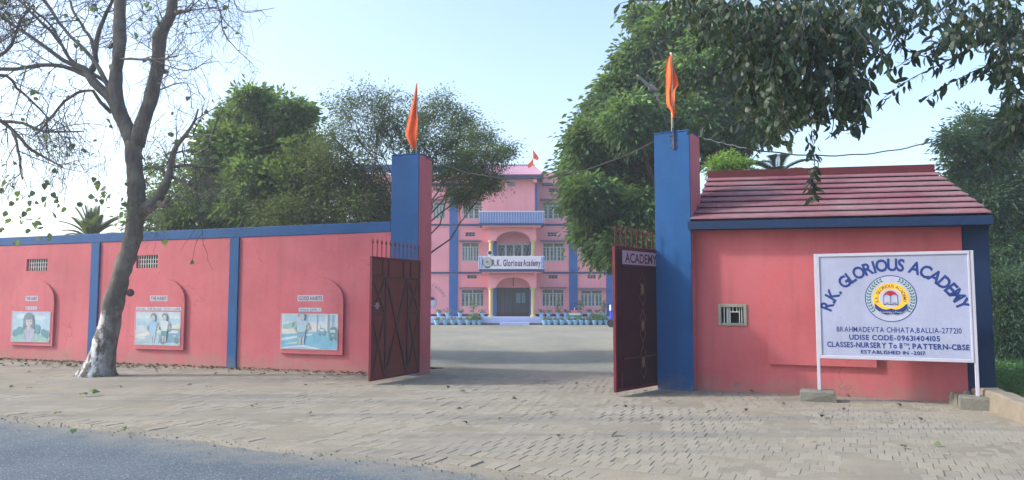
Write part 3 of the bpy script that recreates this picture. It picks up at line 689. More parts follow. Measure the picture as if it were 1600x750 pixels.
# barred window
wf = MB()
for a in ((wh[0], wh[0]+.055, wh[2], wh[3]), (wh[1]-.055, wh[1], wh[2], wh[3]), (wh[0]+.055, wh[1]-.055, wh[2], wh[2]+.05), (wh[0]+.055, wh[1]-.055, wh[3]-.055, wh[3])): wf.bbox(a[0], a[1], -.022, .06, a[2], a[3], .006)
win = wf.build('window', M['frame'], gh)
g = MB()
for q in (.10, .16, .20, .25, .315, .36, .40): g.tube([(wh[0]+q, .03, (wh[2]+.05 if q not in (.25, .315) else 1.385)), (wh[0]+q, .03, wh[3]-.05)], .008, 6)
g.bbox(wh[0]+.20, wh[0]+.36, .02, .035, 1.375, 1.39, .002); g.build('bars', M['bar'], win)
g = MB().box(wh[0]+.12, wh[0]+.19, .10, .11, wh[2]+.03, wh[3]-.05); g.build('shutter', surf('pale_shutter', (.35, .42, .42), .6), win)
MB().box(wh[0]-.05, wh[1]+.05, .21, .215, wh[2]-.05, wh[3]+.05).build('room_dark', M['dark'], win)
MB().prism(panel_poly(1.26, 2.94, .50, 1.60, 2.15), -.075, .02).build('relief_panel', M['pink2'], gh)
# roof: eight overlapping plank courses, their heights following the slightly sagging eave
def eave_z(u): return 2.985-.020*u
def ridge_z(u): return 4.03-.037*u
NC = 8; vE, vR = -.28, 1.6
def uR(t): return 4.60-.57*(t**1.25)-.04*math.sin(t*math.pi)
def uL(t): return .03
def P_(u, t): e, r_ = eave_z(u), ridge_z(u); return (vE+(vR-vE)*t, e+(r_-e)*t)
for k in range(NC):
    t0, t1 = k/NC, (k+1.12)/NC if k < NC-1 else 1.0; mb = MB(); th = .028; n = 12; top = []; bot = []
    rr = random.Random(k)
    for i in range(n+1):
        f = i/n; j = rr.gauss(0, .002)
        u0 = uL(t0)+(uR(t0)-uL(t0))*f; u1 = uL(t1)+(uR(min(t1, 1))-uL(t1))*f
        v0, z0 = P_(u0, t0); v1, z1 = P_(u1, t1)
        top.append(((u0, v0-.01, z0+.056+j), (u1, v1, z1+.006))); bot.append(((u0, v0-.01, z0+j+.036), (u1, v1, z1-.02)))
    for i in range(n):
        mb.face([top[i][0], top[i+1][0], top[i+1][1], top[i][1]]); mb.face([bot[i][0], bot[i+1][0], top[i+1][0], top[i][0]]); mb.face([bot[i+1][0], bot[i][0], bot[i][1], bot[i+1][1]])
    for i in (0, n): mb.face([bot[i][0], top[i][0], top[i][1], bot[i][1]][::(1 if i else -1)])
    mb.build('roof_course', M['roof'], gh)
# hip end, back slope, under-eave slab, fascia and ridge board
mb = MB(); vB = vR*2-vE
mb.face([(4.60, vE, eave_z(4.6)), (4.62, vB, eave_z(4.6)), (4.03, vR, ridge_z(4.03)-.01)])
mb.face([(4.62, vB, eave_z(4.6)), (.03, vB, eave_z(0)), (.03, vR, ridge_z(0)-.01), (4.03, vR, ridge_z(4.03)-.01)])
mb.face([(.03, vB, eave_z(0)), (.03, vE, eave_z(0)), (.03, vR, ridge_z(0)-.01)])
mb.build('rear_slopes', M['roof'], gh)
mb = MB()
for a, b_ in ((0, .5),):
    n = 10
    for i in range(n):
        u0, u1 = -.02+4.63*i/n, -.02+4.63*(i+1)/n
        z = lambda u, d: eave_z(u)-d
        mb.face([(u0, vE-.02, z(u0,.145)), (u1, vE-.02, z(u1,.145)), (u1, vE-.02, z(u1,.004)), (u0, vE-.02, z(u0,.004))])
        mb.face([(u0, vE-.02, z(u0,.004)), (u1, vE-.02, z(u1,.004)), (u1, vE+.10, z(u1,.004)), (u0, vE+.10, z(u0,.004))])
        mb.face([(u1, vE-.02, z(u1,.145)), (u0, vE-.02, z(u0,.145)), (u0, -.004, z(u0,.145)), (u1, -.004, z(u1,.145))])
    mb.face([(4.61, vE-.02, z(4.61,.145)), (4.61, vB, z(4.61,.145)), (4.61, vB, z(4.61,.004)), (4.61, vE-.02, z(4.61,.004))])
    mb.face([(-.02, vE-.02, z(0,.145)), (-.02, vE-.02, z(0,.004)), (-.02, 0, z(0,.004)), (-.02, 0, z(0,.145))])
    mb.face([(4.61, -.004, z(4.61,.145)), (4.222, -.004, z(4.2,.145)), (4.222, vB, z(4.2,.145)), (4.61, vB, z(4.61,.145))])
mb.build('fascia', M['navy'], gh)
mb = MB(); b0 = [(u, v_, ridge_z(u)+dz) for u in (.03, 4.03) for v_ in (vR-.03, vR+.03) for dz in (-.03, .14)]
for f in ((0,4,5,1), (2,3,7,6), (1,5,7,3), (0,1,3,2), (4,6,7,5)): mb.face([b0[i] for i in f])
mb.build('ridge_board', M['roofred'], gh)
# ------------------------------------------------------------------ school sign in front of the gatehouse
SL, SR = gnd(1281, 626), gnd(1529, 639); d = SR-SL; SW = math.hypot(d.x, d.y)
sg = tag(empty('name_board', (SL.x, SL.y, 0), math.atan2(d.y, d.x)), 'white school name board with blue lettering and round emblem on two posts', 'signboard')
zb, zt = .70, 2.30
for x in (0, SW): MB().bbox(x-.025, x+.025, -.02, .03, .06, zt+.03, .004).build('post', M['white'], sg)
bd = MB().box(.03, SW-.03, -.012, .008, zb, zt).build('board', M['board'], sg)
fr = MB()
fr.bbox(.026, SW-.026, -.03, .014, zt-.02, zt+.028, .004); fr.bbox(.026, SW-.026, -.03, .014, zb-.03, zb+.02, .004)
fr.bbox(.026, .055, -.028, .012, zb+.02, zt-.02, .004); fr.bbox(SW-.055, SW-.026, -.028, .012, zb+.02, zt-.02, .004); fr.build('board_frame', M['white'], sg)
p = Print(-.013); nv = INK['navy']; q = SW/2.15
p.arc('R.K. GLORIOUS ACADEMY', SW/2+.01, zb+.41, .935, -71, 70, .19, nv, .032, .84)
p.build('lettering', bd)
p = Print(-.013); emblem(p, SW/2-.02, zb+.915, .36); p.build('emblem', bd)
p = Print(-.013)
p.text('BRAHMADEVTA CHHATA,BALLIA-277210', SW/2+.055, zb+.395, .084, 1.70*q, nv, .012)
p.text('UDISE CODE-09631404105', SW/2+.0, zb+.275, .080, 1.24*q, nv, .028)
p.text('CLASSES-NURSERY To 8', SW/2-.415, zb+.155, .085, 1.06*q, nv, .026); p.text('TH', SW/2+.17, zb+.20, .04, .075, nv, .02); p.text(', PATTERN-CBSE', SW/2+.60, zb+.155, .082, .80*q, nv, .026)
p.text('ESTABLISHED IN -2017', SW/2-.02, zb+.065, .055, .88*q, nv, .02)
p.build('lettering', bd)
def footing(P0, sx, sy, h, label, seed):
    t = MB(); t.bbox(-sx/2, sx/2, -sy/2, sy/2, -.03, h, .02); me = t.mesh('footing'); rr = random.Random(seed)
    for v in me.vertices: v.co.x *= 1.0 if v.co.z > h/2 else 1.06; v.co += Vector((rr.gauss(0, .008), rr.gauss(0, .008), rr.gauss(0, .004)))
    o = link_mesh('concrete_footing', me, M['concrete']); o.location = P0; o.rotation_euler = (0, 0, math.atan2(d.y, d.x)+rr.gauss(0, .03)); tag(o, label, 'footing', 'concrete blocks under the sign posts')
footing((SL.x-.03, SL.y, 0), .52, .34, .17, 'grey concrete block holding the left post of the name board', 1)
footing((SR.x-.0, SR.y-.02, 0), .50, .34, .19, 'mossy concrete block holding the right post of the name board, beside the kerb', 2)
# low rough kerb wall running out from the gatehouse corner
ka, kb_ = gnd(1522, 607, .25), gnd(1602, 633, .25); ka.z = kb_.z = 0; kd = (kb_-ka); kd.z = 0; kl = kd.length; kd.normalize(); kn = Vector((-kd.y, kd.x, 0))
if kn.x < 0: kn = -kn
n = 30; mb = MB(); rr = random.Random(5); sec = []
kstart = ka - kd*.1
for i in range(n+1):
    s = i/n*(kl+3.5); c_ = kstart+kd*s; hh = .26+.03*math.sin(s*2.1)+rr.gauss(0, .008); j = rr.gauss(0, .008)
    sec.append([c_+Vector((0,0,-.05))-kn*.02, c_+kn*j+Vector((0,0,hh-.02)), c_+kn*.03+Vector((0,0,hh)), c_+kn*.24+Vector((0,0,hh+rr.gauss(0,.006))), c_+kn*.26+Vector((0,0,-.05))])
for i in range(n):
    for k in range(4): mb.face([sec[i][k], sec[i+1][k], sec[i+1][k+1], sec[i][k+1]])
mb.face(sec[0]); mb.face(sec[-1][::-1])
tag(mb.build('kerb_wall', M['kerb']), 'low rough cement kerb wall between the paving and the grass, right of the gatehouse', 'kerb')
mb = MB(); rr = random.Random(11)
for k in range(16):
    c_ = ka+Vector((rr.gauss(-.12, .08), rr.gauss(.05, .10), 0)); s = rr.uniform(.03, .08); h = rr.uniform(.1, .26)
    mb.lathe((c_.x, c_.y, -.02), [(s*1.2, 0), (s*1.1, h*.5), (s*.6, h)], 6)
tag(mb.build('rubble_heap', M['concrete']), 'broken cement rubble at the foot of the dark blue corner column', 'rubble', kind='stuff')
# ------------------------------------------------------------------ flags, lamp, cables
def cloth(cols, name, parent, mat):
    """cols: rows of points from top to bottom, each a list across; given thickness"""
    n = len(cols); m_ = len(cols[0]); V = []; F = []
    for s in (0, 1):
        for r_ in cols:
            for p in r_: V.append((p[0], p[1]+s*.006, p[2]))
    for i in range(n-1):
        for j in range(m_-1):
            a = i*m_+j; F.append((a, a+m_, a+m_+1, a+1)); b_ = a+n*m_; F.append((b_, b_+1, b_+m_+1, b_+m_))
    me = bpy.data.meshes.new(name); me.from_pydata(V, [], F); me.polygons.foreach_set('use_smooth', [True]*len(F)); return link_mesh(name, me, mat, parent)
def big_flag(base, ztop, left, right, label, pole_r, zpole0):
    """left/right: lists of (z fraction from top, offset) for the cloth outline"""
    t = tag(empty('saffron_flag', base), label, 'flag', 'saffron flags on the gate pillars')
    MB().tube([(0, 0, zpole0), (.01, 0, (ztop+zpole0)/2), (0, 0, ztop)], pole_r, 8).build('pole', M['pole'], t, True)
    rows = []; H = ztop-.03
    zs = np.linspace(0, 1, 26); lf = np.interp(zs, [q[0] for q in left], [q[1] for q in left]); rf = np.interp(zs, [q[0] for q in right], [q[1] for q in right])
    span = max(q[0] for q in left)
    for i, zf in enumerate(zs):
        row = []
        for j in range(13):
            f = j/12; x = lf[i]*(1-f)+rf[i]*f
            y = -.02+.045*math.sin(f*9+zf*3.0)*min(1, (rf[i]-lf[i])/.1)+.02*math.sin(zf*11+f*4)
            row.append((x, y, H-zf*left[-1][2]-.0 if len(left[-1]) > 2 else H-zf))
        rows.append(row)
    cloth(rows, 'cloth', t, M['saffron']); return t
bL = onW(12.48, .18); s1 = 16.75/FOC
big_flag((bL.x, bL.y, 4.74), 1.62, [(0, -.01, 0), (.25, -.08, 0), (.5, -.17, 0), (.74, -.245, 0), (.80, -.24, 0), (1, -.075, 1.46)], [(0, .01), (.5, .035), (.8, .035), (1, -.02)], 'saffron pennant hanging from a pole on the far left gate pillar', .013, -.05)
bR = Vector((2.93, 13.87, 0))
big_flag((bR.x, bR.y-.02, 4.62), 1.52, [(0, -.02, 0), (.1, -.075, 0), (.35, -.10, 0), (.78, -.09, 0), (.86, -.04, 0), (.94, .0, 0), (1, .0, 1.20)], [(0, .0), (.2, .03), (.38, .11), (.5, .115), (.58, .04), (.8, .04), (.9, .06), (1, .04)], 'bright saffron flag on the pale pole of the tall blue gate pillar', .022, -.05)
rt = tag(empty('pole_bracket', (bR.x, bR.y-.135, 4.36), R(-29)), 'dark steel bracket with bolts on the tall blue pillar, holding the flag pole', 'bracket')
MB().bbox(-.022, .022, -.035, .012, -.05, .34, .005).build('bracket_bar', M['navy'], rt)
for zz in (.0, .12, .2): MB().tube([(-.07, -.01, zz), (.07, -.01, zz)], .010, 6).build('bolt', M['navy'], rt)
# lamp on a thin arm
pA, pB, pC = at(1045, 203, 13.95), at(1030, 160, 13.6), at(1022, 141, 13.4); pD = at(996, 118, 13.0)
lt = tag(empty('street_lamp', pA), 'grey lamp head on a thin arm reaching out from the tall blue pillar', 'lamp')
MB().tube([(0,0,0), pB-pA, pC-pA], .012, 6).build('arm', M['steel'], lt, True)
ax = (pD-pC).normalized(); hd = MB(); hd.tube([pC-pA-ax*.02, pC-pA, pC-pA+ax*.12, pC-pA+ax*.14, pD-pA], [.03, .055, .055, .028, .020], 8); hd.build('lamp_head', M['steel'], lt, True)
def cable(p0, p1, sag, r_, label, mat, n=28):
    pts = []
    for i in range(n+1):
        f = i/n; q = p0.lerp(p1, f); q.z -= sag*4*f*(1-f)+.01*math.sin(f*37); pts.append(q)
    o = MB().tube(pts, r_, 5).build('overhead_cable', mat, None, True); tag(o, label, 'cable', 'cables strung at the gate'); return o
cable(onW(12.6, .3, 4.73), Vector((2.75, 14.25, 4.60)), .62, .012, 'thin dark cable sagging between the two gate pillars in front of the school roof', M['cable'])
cable(at(1060, 204, 13.9), at(1166, 232, 14.6), .02, .008, 'thin pale cable dropping from the tall blue pillar behind the gatehouse ridge', M['palecable'])
cable(at(1166, 232, 14.6), at(1486, 212, 17.5), .28, .014, 'dark cable sagging across the sky above the gatehouse roof', M['cable'])
# ------------------------------------------------------------------ school building
SYF = 51.0
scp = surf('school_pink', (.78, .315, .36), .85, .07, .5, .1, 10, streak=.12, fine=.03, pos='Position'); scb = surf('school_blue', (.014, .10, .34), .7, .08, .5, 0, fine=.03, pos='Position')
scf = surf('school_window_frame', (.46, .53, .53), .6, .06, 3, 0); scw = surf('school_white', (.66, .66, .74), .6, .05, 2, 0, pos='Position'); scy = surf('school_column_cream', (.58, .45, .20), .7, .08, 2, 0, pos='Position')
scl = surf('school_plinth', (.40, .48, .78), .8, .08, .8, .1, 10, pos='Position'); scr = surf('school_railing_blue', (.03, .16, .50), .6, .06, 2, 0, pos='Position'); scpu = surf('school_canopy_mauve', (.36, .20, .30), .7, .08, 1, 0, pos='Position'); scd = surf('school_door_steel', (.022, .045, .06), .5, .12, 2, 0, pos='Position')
m, N, L, B = nodes('school_glass'); P = coords(N, 'Position'); c = mixcol(N, L, ramp(N, L, noise(N, L, P, 3, 3), .35, .65), (.03, .045, .05), (.11, .14, .14)); L.new(c, B.inputs['Base Color']); B.inputs['Roughness'].default_value = .22
scg = m
school = tag(empty('school_building', (0, SYF, 0)), 'three storey pink school with blue bands, arched porch and balconies beyond the courtyard', 'school')
def sx(px, Y=SYF): return at(px, 420, Y).x
def sz(py, Y=SYF): return at(802, py, Y).z
FZ = sz(495, 49.9)      # porch floor
def hb(px0, px1, py0, py1, Y=SYF): return (sx(px0, Y), sx(px1, Y), sz(py1, Y), sz(py0, Y))
winsG = [(721, 756, 452, 479), (847, 881, 452, 479), (907, 941, 453, 479), (634, 668, 452, 479)]
wins1 = [(722, 748, 379, 408), (848, 882, 379, 408), (907, 941, 379, 408), (634, 668, 379, 408)]
wins2 = [(676, 695, 315, 342), (723, 757, 315, 342), (848, 882, 315, 342), (907, 941, 315, 342), (620, 655, 315, 342)]
vts = [(730, 745, 430, 435), (857, 871, 430, 435), (918, 931, 430, 435), (727, 742, 363, 369), (856, 870, 363, 369), (918, 932, 363, 369), (733, 745, 294, 300), (858, 873, 294, 300), (682, 692, 294, 300), (918, 932, 294, 300)]
winsM = [(777, 829, 380, 402)]; door = (776, 827, 449, 496)
mb = MB()
W0, W1 = sx(560), sx(1010); zroof = sz(272)
holes = [hb(*q) for q in winsG+wins1+wins2+vts+winsM] + [(sx(776), sx(827), FZ, sz(449.5))]
holes_wall(mb, W0, W1, 0, zroof, [(a-0, b_-0, c_-0, d_-0) for a, b_, c_, d_ in holes], 0, .28, sides=True)
mb.face([(W0, .28, zroof-.6), (W1, .28, zroof-.6), (W1, 9, zroof-.6), (W0, 9, zroof-.6)]); mb.face([(W1, 0, 0), (W1, 9, 0), (W1, 9, zroof), (W1, 0, zroof)]); mb.face([(W0, 9, 0), (W0, 0, 0), (W0, 0, zroof), (W0, 9, zroof)]); mb.face([(W1, 9, 0), (W0, 9, 0), (W0, 9, zroof), (W1, 9, zroof)])
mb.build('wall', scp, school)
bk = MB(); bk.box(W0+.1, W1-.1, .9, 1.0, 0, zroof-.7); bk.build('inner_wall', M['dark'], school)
def school_window(q, panes=6, trans=True):
    a, b_, c_, d_ = hb(*q); f = MB(); t = .055
    f.box(a, a+t, .06, .14, c_, d_); f.box(b_-t, b_, .06, .14, c_, d_); f.box(a+t, b_-t, .06, .14, c_, c_+t); f.box(a+t, b_-t, .06, .14, d_-t, d_)
    w_ = f.build('window', scf, school); zt_ = d_-(d_-c_)*.24
    g = MB(); g.box(a+t, b_-t, .065, .13, zt_-.03, zt_+.03)
    for k in range(1, panes):
        x = a+(b_-a)*k/panes; wd = .055 if k % 2 == 0 or panes < 5 else .04; g.box(x-wd, x+wd, .065, .125, c_+t, zt_-.03)
    g.box((a+b_)/2-.03, (a+b_)/2+.03, .067, .128, zt_+.03, d_-t)
    g.build('mullions', scf, w_)
    gr = MB()
    for k in range(14): x = a+(b_-a)*(k+.5)/14; gr.box(x-.006, x+.006, .02, .032, c_, d_)
    gr.box(a, b_, .018, .034, c_+.28, c_+.30); gr.box(a, b_, .018, .034, c_+.7, c_+.72); gr.build('grille', scf, w_)
    MB().box(a+.02, b_-.02, .15, .17, c_+.02, d_-.02).build('pane', scg, w_)
    zc = d_+.07; MB().bbox(a-.18, b_+.18, -.52, -.001, zc, zc+.07, .01).build('sunshade', scb2, school)
scn = surf('school_navy_trim', (.02, .045, .16), .7, .08, .5, 0, fine=.03, pos='Position')
scb2 = surf('sunshade_grey_purple', (.22, .13, .24), .8, .1, 1, 0)
for q in winsG+wins1: school_window(q)
for q in wins2: school_window(q, 4)
a, b_, c_, d_ = hb(*winsM[0]); f = MB()
for k in range(5): x = a+(b_-a)*k/4; f.box(x-.07, x+.07, .05, .15, c_, d_)
f.box(a, b_, .052, .148, d_-.12, d_-.0); wm = f.build('window', scf, school); MB().box(a, b_, .16, .18, c_, d_).build('pane', scg, wm)
f = MB()
for k in range(9):
    x = a+(b_-a)*(k+.5)/9; f.tube([(x, .03, c_), (x, .03, c_+.35), (x+.12, .03, c_+.55), (x-.1, .03, c_+.75), (x, .03, d_)], .014, 4)
f.build('grille', scf, wm)
for q in vts:
    a, b_, c_, d_ = hb(*q); f = MB()
    for k in range(4): x = a+(b_-a)*k/3; f.box(x-.025, x+.025, .03, .09, c_, d_)
    f.box(a, b_, .031, .089, (c_+d_)/2-.02, (c_+d_)/2+.02); f.build('ventilator', surf('grey_vent', (.25, .24, .28), .8) if 'vg' not in M else M['vg'], school)
    M['vg'] = bpy.data.materials['grey_vent']
# bands and pilasters
def band(px0, px1, py0, py1, pr, mt=None, nm='floor_band'): a, b_, c_, d_ = hb(px0, px1, py0, py1); MB().bbox(a, b_, -pr, -.001, c_, d_, .01).build(nm, mt or scb, school)
for a, b_ in ((560, 752), (848, 1010)):
    band(a, b_, 350, 352.6, .12, scn); band(a, b_, 424.8, 427.4, .12, scn); band(a, b_, 287, 290.5, .30, scn)
band(560, 748, 258, 270, .25, nm='parapet_band')
mb = MB(); mb.box(sx(848), W1, -.2, .1, sz(286.4), sz(270)); mb.build('parapet', scp, school)
for a, b_ in ((702, 715), (889, 902), (947, 959), (586, 599)):
    for z0, z1 in ((sz(494), sz(428.3)), (sz(423.8), sz(353.3)), (sz(348.8), sz(291.4))):
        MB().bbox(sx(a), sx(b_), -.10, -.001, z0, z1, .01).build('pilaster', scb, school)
# porch bay, level by level (its front stands 1.3 m forward of the wall)
BY = -1.3; YB = SYF+BY
def bx(px): return at(px, 420, YB).x
def bz(py): return at(802, py, YB).z
def arch_wall(px0, px1, ptop, pbot, ax0, ax1, apex, spring, name):
    mb = MB(); x0, x1, z1, z0 = bx(px0), bx(px1), bz(ptop), bz(pbot); a0_, a1_, za, zs_ = bx(ax0), bx(ax1), bz(apex), bz(spring); n = 22; th = .25
    def under(x):
        if x <= a0_ or x >= a1_: return z0
        t = (x-(a0_+a1_)/2)/((a1_-a0_)/2); return max(z0, zs_+(za-zs_)*math.sqrt(max(0, 1-abs(t)**2.0)))
    xs = [x0]+[a0_+(a1_-a0_)*(.5-.5*math.cos(math.pi*k/n)) for k in range(n+1)]+[x1]
    for a, b_ in zip(xs[:-1], xs[1:]):
        u0, u1 = under(a), under(b_)
        mb.face([(a, BY, u0), (b_, BY, u1), (b_, BY, z1), (a, BY, z1)]); mb.face([(b_, BY+th, u1), (a, BY+th, u0), (a, BY+th, z1), (b_, BY+th, z1)]); mb.face([(a, BY, u0), (a, BY+th, u0), (b_, BY+th, u1), (b_, BY, u1)])
    for x in (x0, x1):
        a_, b_ = (x, x+th) if x == x0 else (x-th, x); mb.box(a_, b_, BY+th, -.001, z0, z1)
    mb.build(name, scp, school)
arch_wall(762, 838, 427.5, 450, 775, 829, 433, 451, 'porch_arch'); arch_wall(762, 838, 353.5, 376, 775, 829, 361.5, 377, 'porch_arch')
bw = MB(); bw.box(bx(752), bx(836), BY, -.001, bz(331), bz(280)); bw.build('bay_wall', scp, school)
MB().bbox(bx(836.2), bx(840), BY+.02, -.002, bz(331), bz(281), .01).build('bay_corner_strip', scb, school)
a, b_ = bx(793), bx(805); MB().box(a, b_, BY-.02, BY-.001, bz(291), bz(284)).build('ventilator', M['vg'], school)
for pxc in (767, 833):
    for fl, top in ((FZ, 449.5), (bz(401), 375.5)):
        zt_ = bz(top); cz = fl; c0 = (bx(pxc), BY+.16, 0)
        cm = MB().lathe(c0, [(.19, cz), (.19, cz+.10), (.135, cz+.14), (.13, zt_-.18), (.16, zt_-.10), (.2, zt_-.08), (.2, zt_-.002)], 14); cm.smooth = False; cm.build('column', scy, school)
for px0, px1 in ((770, 776), (827, 832)):
    for z0, z1 in ((FZ, sz(449)), (sz(402), sz(377))): MB().box(sx(px0), sx(px1), -.14, -.003, z0, z1).build('door_side_strip', scb, school)
# door shutters
da, db, dz0, dz1 = sx(776), sx(827), FZ, sz(449.5); dm = MB()
dm.box(da, db, .16, .20, dz0, dz1); door_o = dm.build('entrance_door', scd, school); n = 4
for k in range(n+1): x = da+(db-da)*k/n; MB().box(x-.04, x+.04, .12, .158, dz0, dz1).build('door_stile', M['cable'], door_o)
MB().box(da+(db-da)*.14, da+(db-da)*.30, .150, .159, dz0, dz1).build('door_leaf', surf('brown_steel', (.08, .05, .07), .5), door_o)
MB().box(da+(db-da)*.60, da+(db-da)*.88, .140, .152, dz0+.9, dz1-.35).build('pane', surf('dusty_pane', (.13, .21, .25), .3, .3, 2), door_o)
MB().tube([(sx(802), -.35, sz(447)), (sx(802), -.35, sz(441)), (sx(802), -.3, sz(434))], .03, 6).build('hanging_bell', M['dark'], school)
# slabs, balconies, railing and banner
def slab(py0, py1, px0=749, px1=850):
    MB().bbox(bx(px0), bx(px1), BY-.72, -.15, bz(py1), bz(py0), .02).build('balcony_slab', scn, school)
    for x in (762, 836):
        c_ = MB(); c_.prism([(bx(x)-.1, bz(py1+5)), (bx(x)+.1, bz(py1+5)), (bx(x)+.1, bz(py1)-.002), (bx(x)-.1, bz(py1)-.002)], BY-.38, BY-.002); c_.build('corbel', scp, school)
    MB().box(bx(px0+5), bx(px1-5), BY-.55, -.16, bz(py1+2.5), bz(py1)-.003).build('slab_soffit', scp, school)
slab(350, 353.2); slab(421, 424.5)
rl = MB().box(bx(749), bx(850), BY-.66, BY-.62, bz(349.8), bz(333)).build('railing_panel', scr, school)
rb_ = MB()
for k in range(41): x = bx(749.4)+(bx(849.6)-bx(749.4))*k/40; rb_.box(x-.013, x+.013, BY-.69, BY-.661, bz(349.6), bz(332.6))
rb_.build('railing_bars', scw, rl)
MB().bbox(bx(748.6), bx(850.4), BY-.71, BY-.60, bz(333), bz(331.6), .01).build('hand_rail', scw, rl)
for s, xx in ((0, 749), (1, 849)): MB().box(bx(xx), bx(xx+1), BY-.6, -.2, bz(349.8), bz(332.6)).build('side_rail', scr, rl)
ban = MB().bbox(bx(748.5), bx(850), BY-.72, BY-.64, bz(421), bz(401), .01).build('name_banner', scw, school)
for x in (749.5, 753, 845.2, 848): MB().box(bx(x), bx(x+1.5), BY-.735, BY-.721, bz(420), bz(402)).build('banner_stripe', INK['stripe'], ban)
p = Print(BY-.722); p.step = .002
p.disc(bx(762), bz(411), .34, .33, INK['green'], 28); p.disc(bx(762), bz(411), .27, .36, INK['white'], 28); p.disc(bx(762), bz(410.5), .23, .26, INK['gold2'], 24); p.disc(bx(762), bz(410.5), .14, .15, INK['white'], 20); p.disc(bx(762), bz(410), .08, .06, INK['red'], 12)
p.line([(bx(757.5), bz(417.5)), (bx(762), bz(419)), (bx(766.5), bz(417.5))], .09, INK['navy']); p.build('emblem', ban); p = Print(BY-.722)
p.text('R.K.', bx(776.5), bz(416.3), .42, bx(784)-bx(769.5), INK['purple'], .035); p.text('Glorious', bx(801), bz(416.3), .42, bx(816)-bx(786.5), INK['purple'], .035); p.text('Academy', bx(830.5), bz(416.3), .42, bx(844)-bx(817), INK['purple'], .035)
p.build('lettering', ban)
# roof canopy over the bay with corrugated slope
cz1, cz0 = at(802, 258.5, SYF+.9).z, at(802, 272.5, SYF-2.05).z; yt, yf = .9, BY-.75; n = 60
mb = MB()
XT0, XT1, XB0, XB1 = bx(742), bx(836), bx(738), bx(850)
for k in range(n):
    f0, f1 = k/n, (k+1)/n; o0, o1 = (.03 if k % 2 else -.03), (-.03 if k % 2 else .03)
    mb.face([(XB0+(XB1-XB0)*f0, yf, cz0+o0), (XB0+(XB1-XB0)*f1, yf, cz0+o1), (XT0+(XT1-XT0)*f1, yt, cz1+o1), (XT0+(XT1-XT0)*f0, yt, cz1+o0)])
mb.face([(XB1, yf, cz0), (XB1, 2.6, cz0), (XT1, yt, cz1)]); mb.face([(XB1, 2.6, cz0), (XB0, 2.6, cz0), (XT0, yt, cz1), (XT1, yt, cz1)]); mb.face([(XB0, 2.6, cz0), (XB0, yf, cz0), (XT0, yt, cz1)])
mb.build('canopy_roof', scpu, school)
MB().tube([(XT0-.1, yt, cz1+.02), (XT1+.05, yt, cz1+.02)], .05, 6).build('ridge_cap', surf('ridge_purple', (.14, .06, .12), .7), school)
MB().bbox(XB0, XB1, yf-.06, 2.6, bz(275.5), cz0-.04, .02).build('canopy_edge', scpu, school)
MB().bbox(XB0, XB1-.06, yf-.01, 2.5, bz(279.5), bz(275.5)-.005, .02).build('canopy_band', scn, school)
for x in (757, 836): c_ = MB().prism([(bx(x)-.12, bz(287)), (bx(x)+.12, bz(287)), (bx(x)+.12, bz(280)), (bx(x)-.12, bz(280))], yf+.15, BY-.002); c_.build('corbel', scp, school)
# platform
MB().bbox(W0, W1, 49.45-SYF, -.001, -.02, FZ, .02).build('platform', scl, school)
MB().bbox(W0+.1, W1-.1, 49.30-SYF, 49.449-SYF, -.02, .09, .01).build('platform_toe', M['navy'], school)
MB().bbox(sx(782), sx(826), 48.95-SYF, 49.299-SYF, -.02, .15, .01).build('step', scl, school)
MB().bbox(W0+.2, W1-.2, -.06, -.002, FZ+.001, FZ+.16, .01).build('skirting', M['maroon_dark'], school)
# painted school mark on the left of the facade
p = Print(-.003); p.step = .002
p.arc('R.K. GLORIOUS ACADEMY', sx(662), sz(478), 1.42, -70, 68, .21, INK['ink'], .0, .8)
p.ring(sx(675), sz(473), .32, .36, INK['teal'], 24); p.disc(sx(675), sz(473), .26, .36, INK['white'], 24); p.disc(sx(675), sz(466.5), .2, .12, INK['purple'], 16); p.disc(sx(675), sz(474), .15, .16, INK['cream'], 16)
p.build('painted_emblem', school)
# loudspeaker on the first floor
hs = tag(empty('loudspeaker', (bx(766), YB-.35, bz(396))), 'pale horn loudspeaker above the school name banner', 'loudspeaker')
MB().lathe((0,0,0), [(.04, 0), (.06, .1), (.10, .22), (.17, .30)], 16).build('horn', scw, hs); hs.rotation_euler = (R(90), 0, 0)
MB().lathe((0,0,.27), [(.10, 0), (.11, .03), (.125, .036)], 16).build('horn_mouth', M['dark'], hs)
MB().tube([(0,0,0), (0,-.0,-.2), (0,-.35,-.25)], .03, 6).build('bracket', M['steel'], hs)
# small flags on the school roof
def small_flag(px, py0, py1, Y, label, flip=1, double=False):
    b0 = at(px, py1, Y); t = tag(empty('roof_flag', b0), label, 'flag', 'small saffron flags on the school roof'); h = at(px, py0, Y).z-b0.z
    MB().tube([(0,0,-.35), (0,0,h)], .02, 6).build('pole', M['pole'], t)
    for z0, z1, s in (((h*.48, h*.98, 1), (0.02, h*.45, -1)) if double else ((h*.35, h*.98, flip),)):
        rows = []
        for i in range(6):
            f = i/5; wd = .42*(1-abs(f-.75)/.78 if f > .2 else f*1.4+.02); rows.append([(s*wd*j/4, .04*math.sin(j*1.7+i), z1-(z1-z0)*f-.18*j/4*f) for j in range(5)])
        cloth(rows, 'cloth', t, M['saffron'])
small_flag(833, 234, 259, SYF, 'saffron double pennant on the ridge of the school roof canopy', 1, True)
small_flag(764, 233, 252, SYF+1, 'small saffron flag on the school roof seen through the feathery tree', -1)
small_flag(705, 252, 262, SYF+.4, 'small saffron flag on the school parapet near the far left gate pillar', 1)
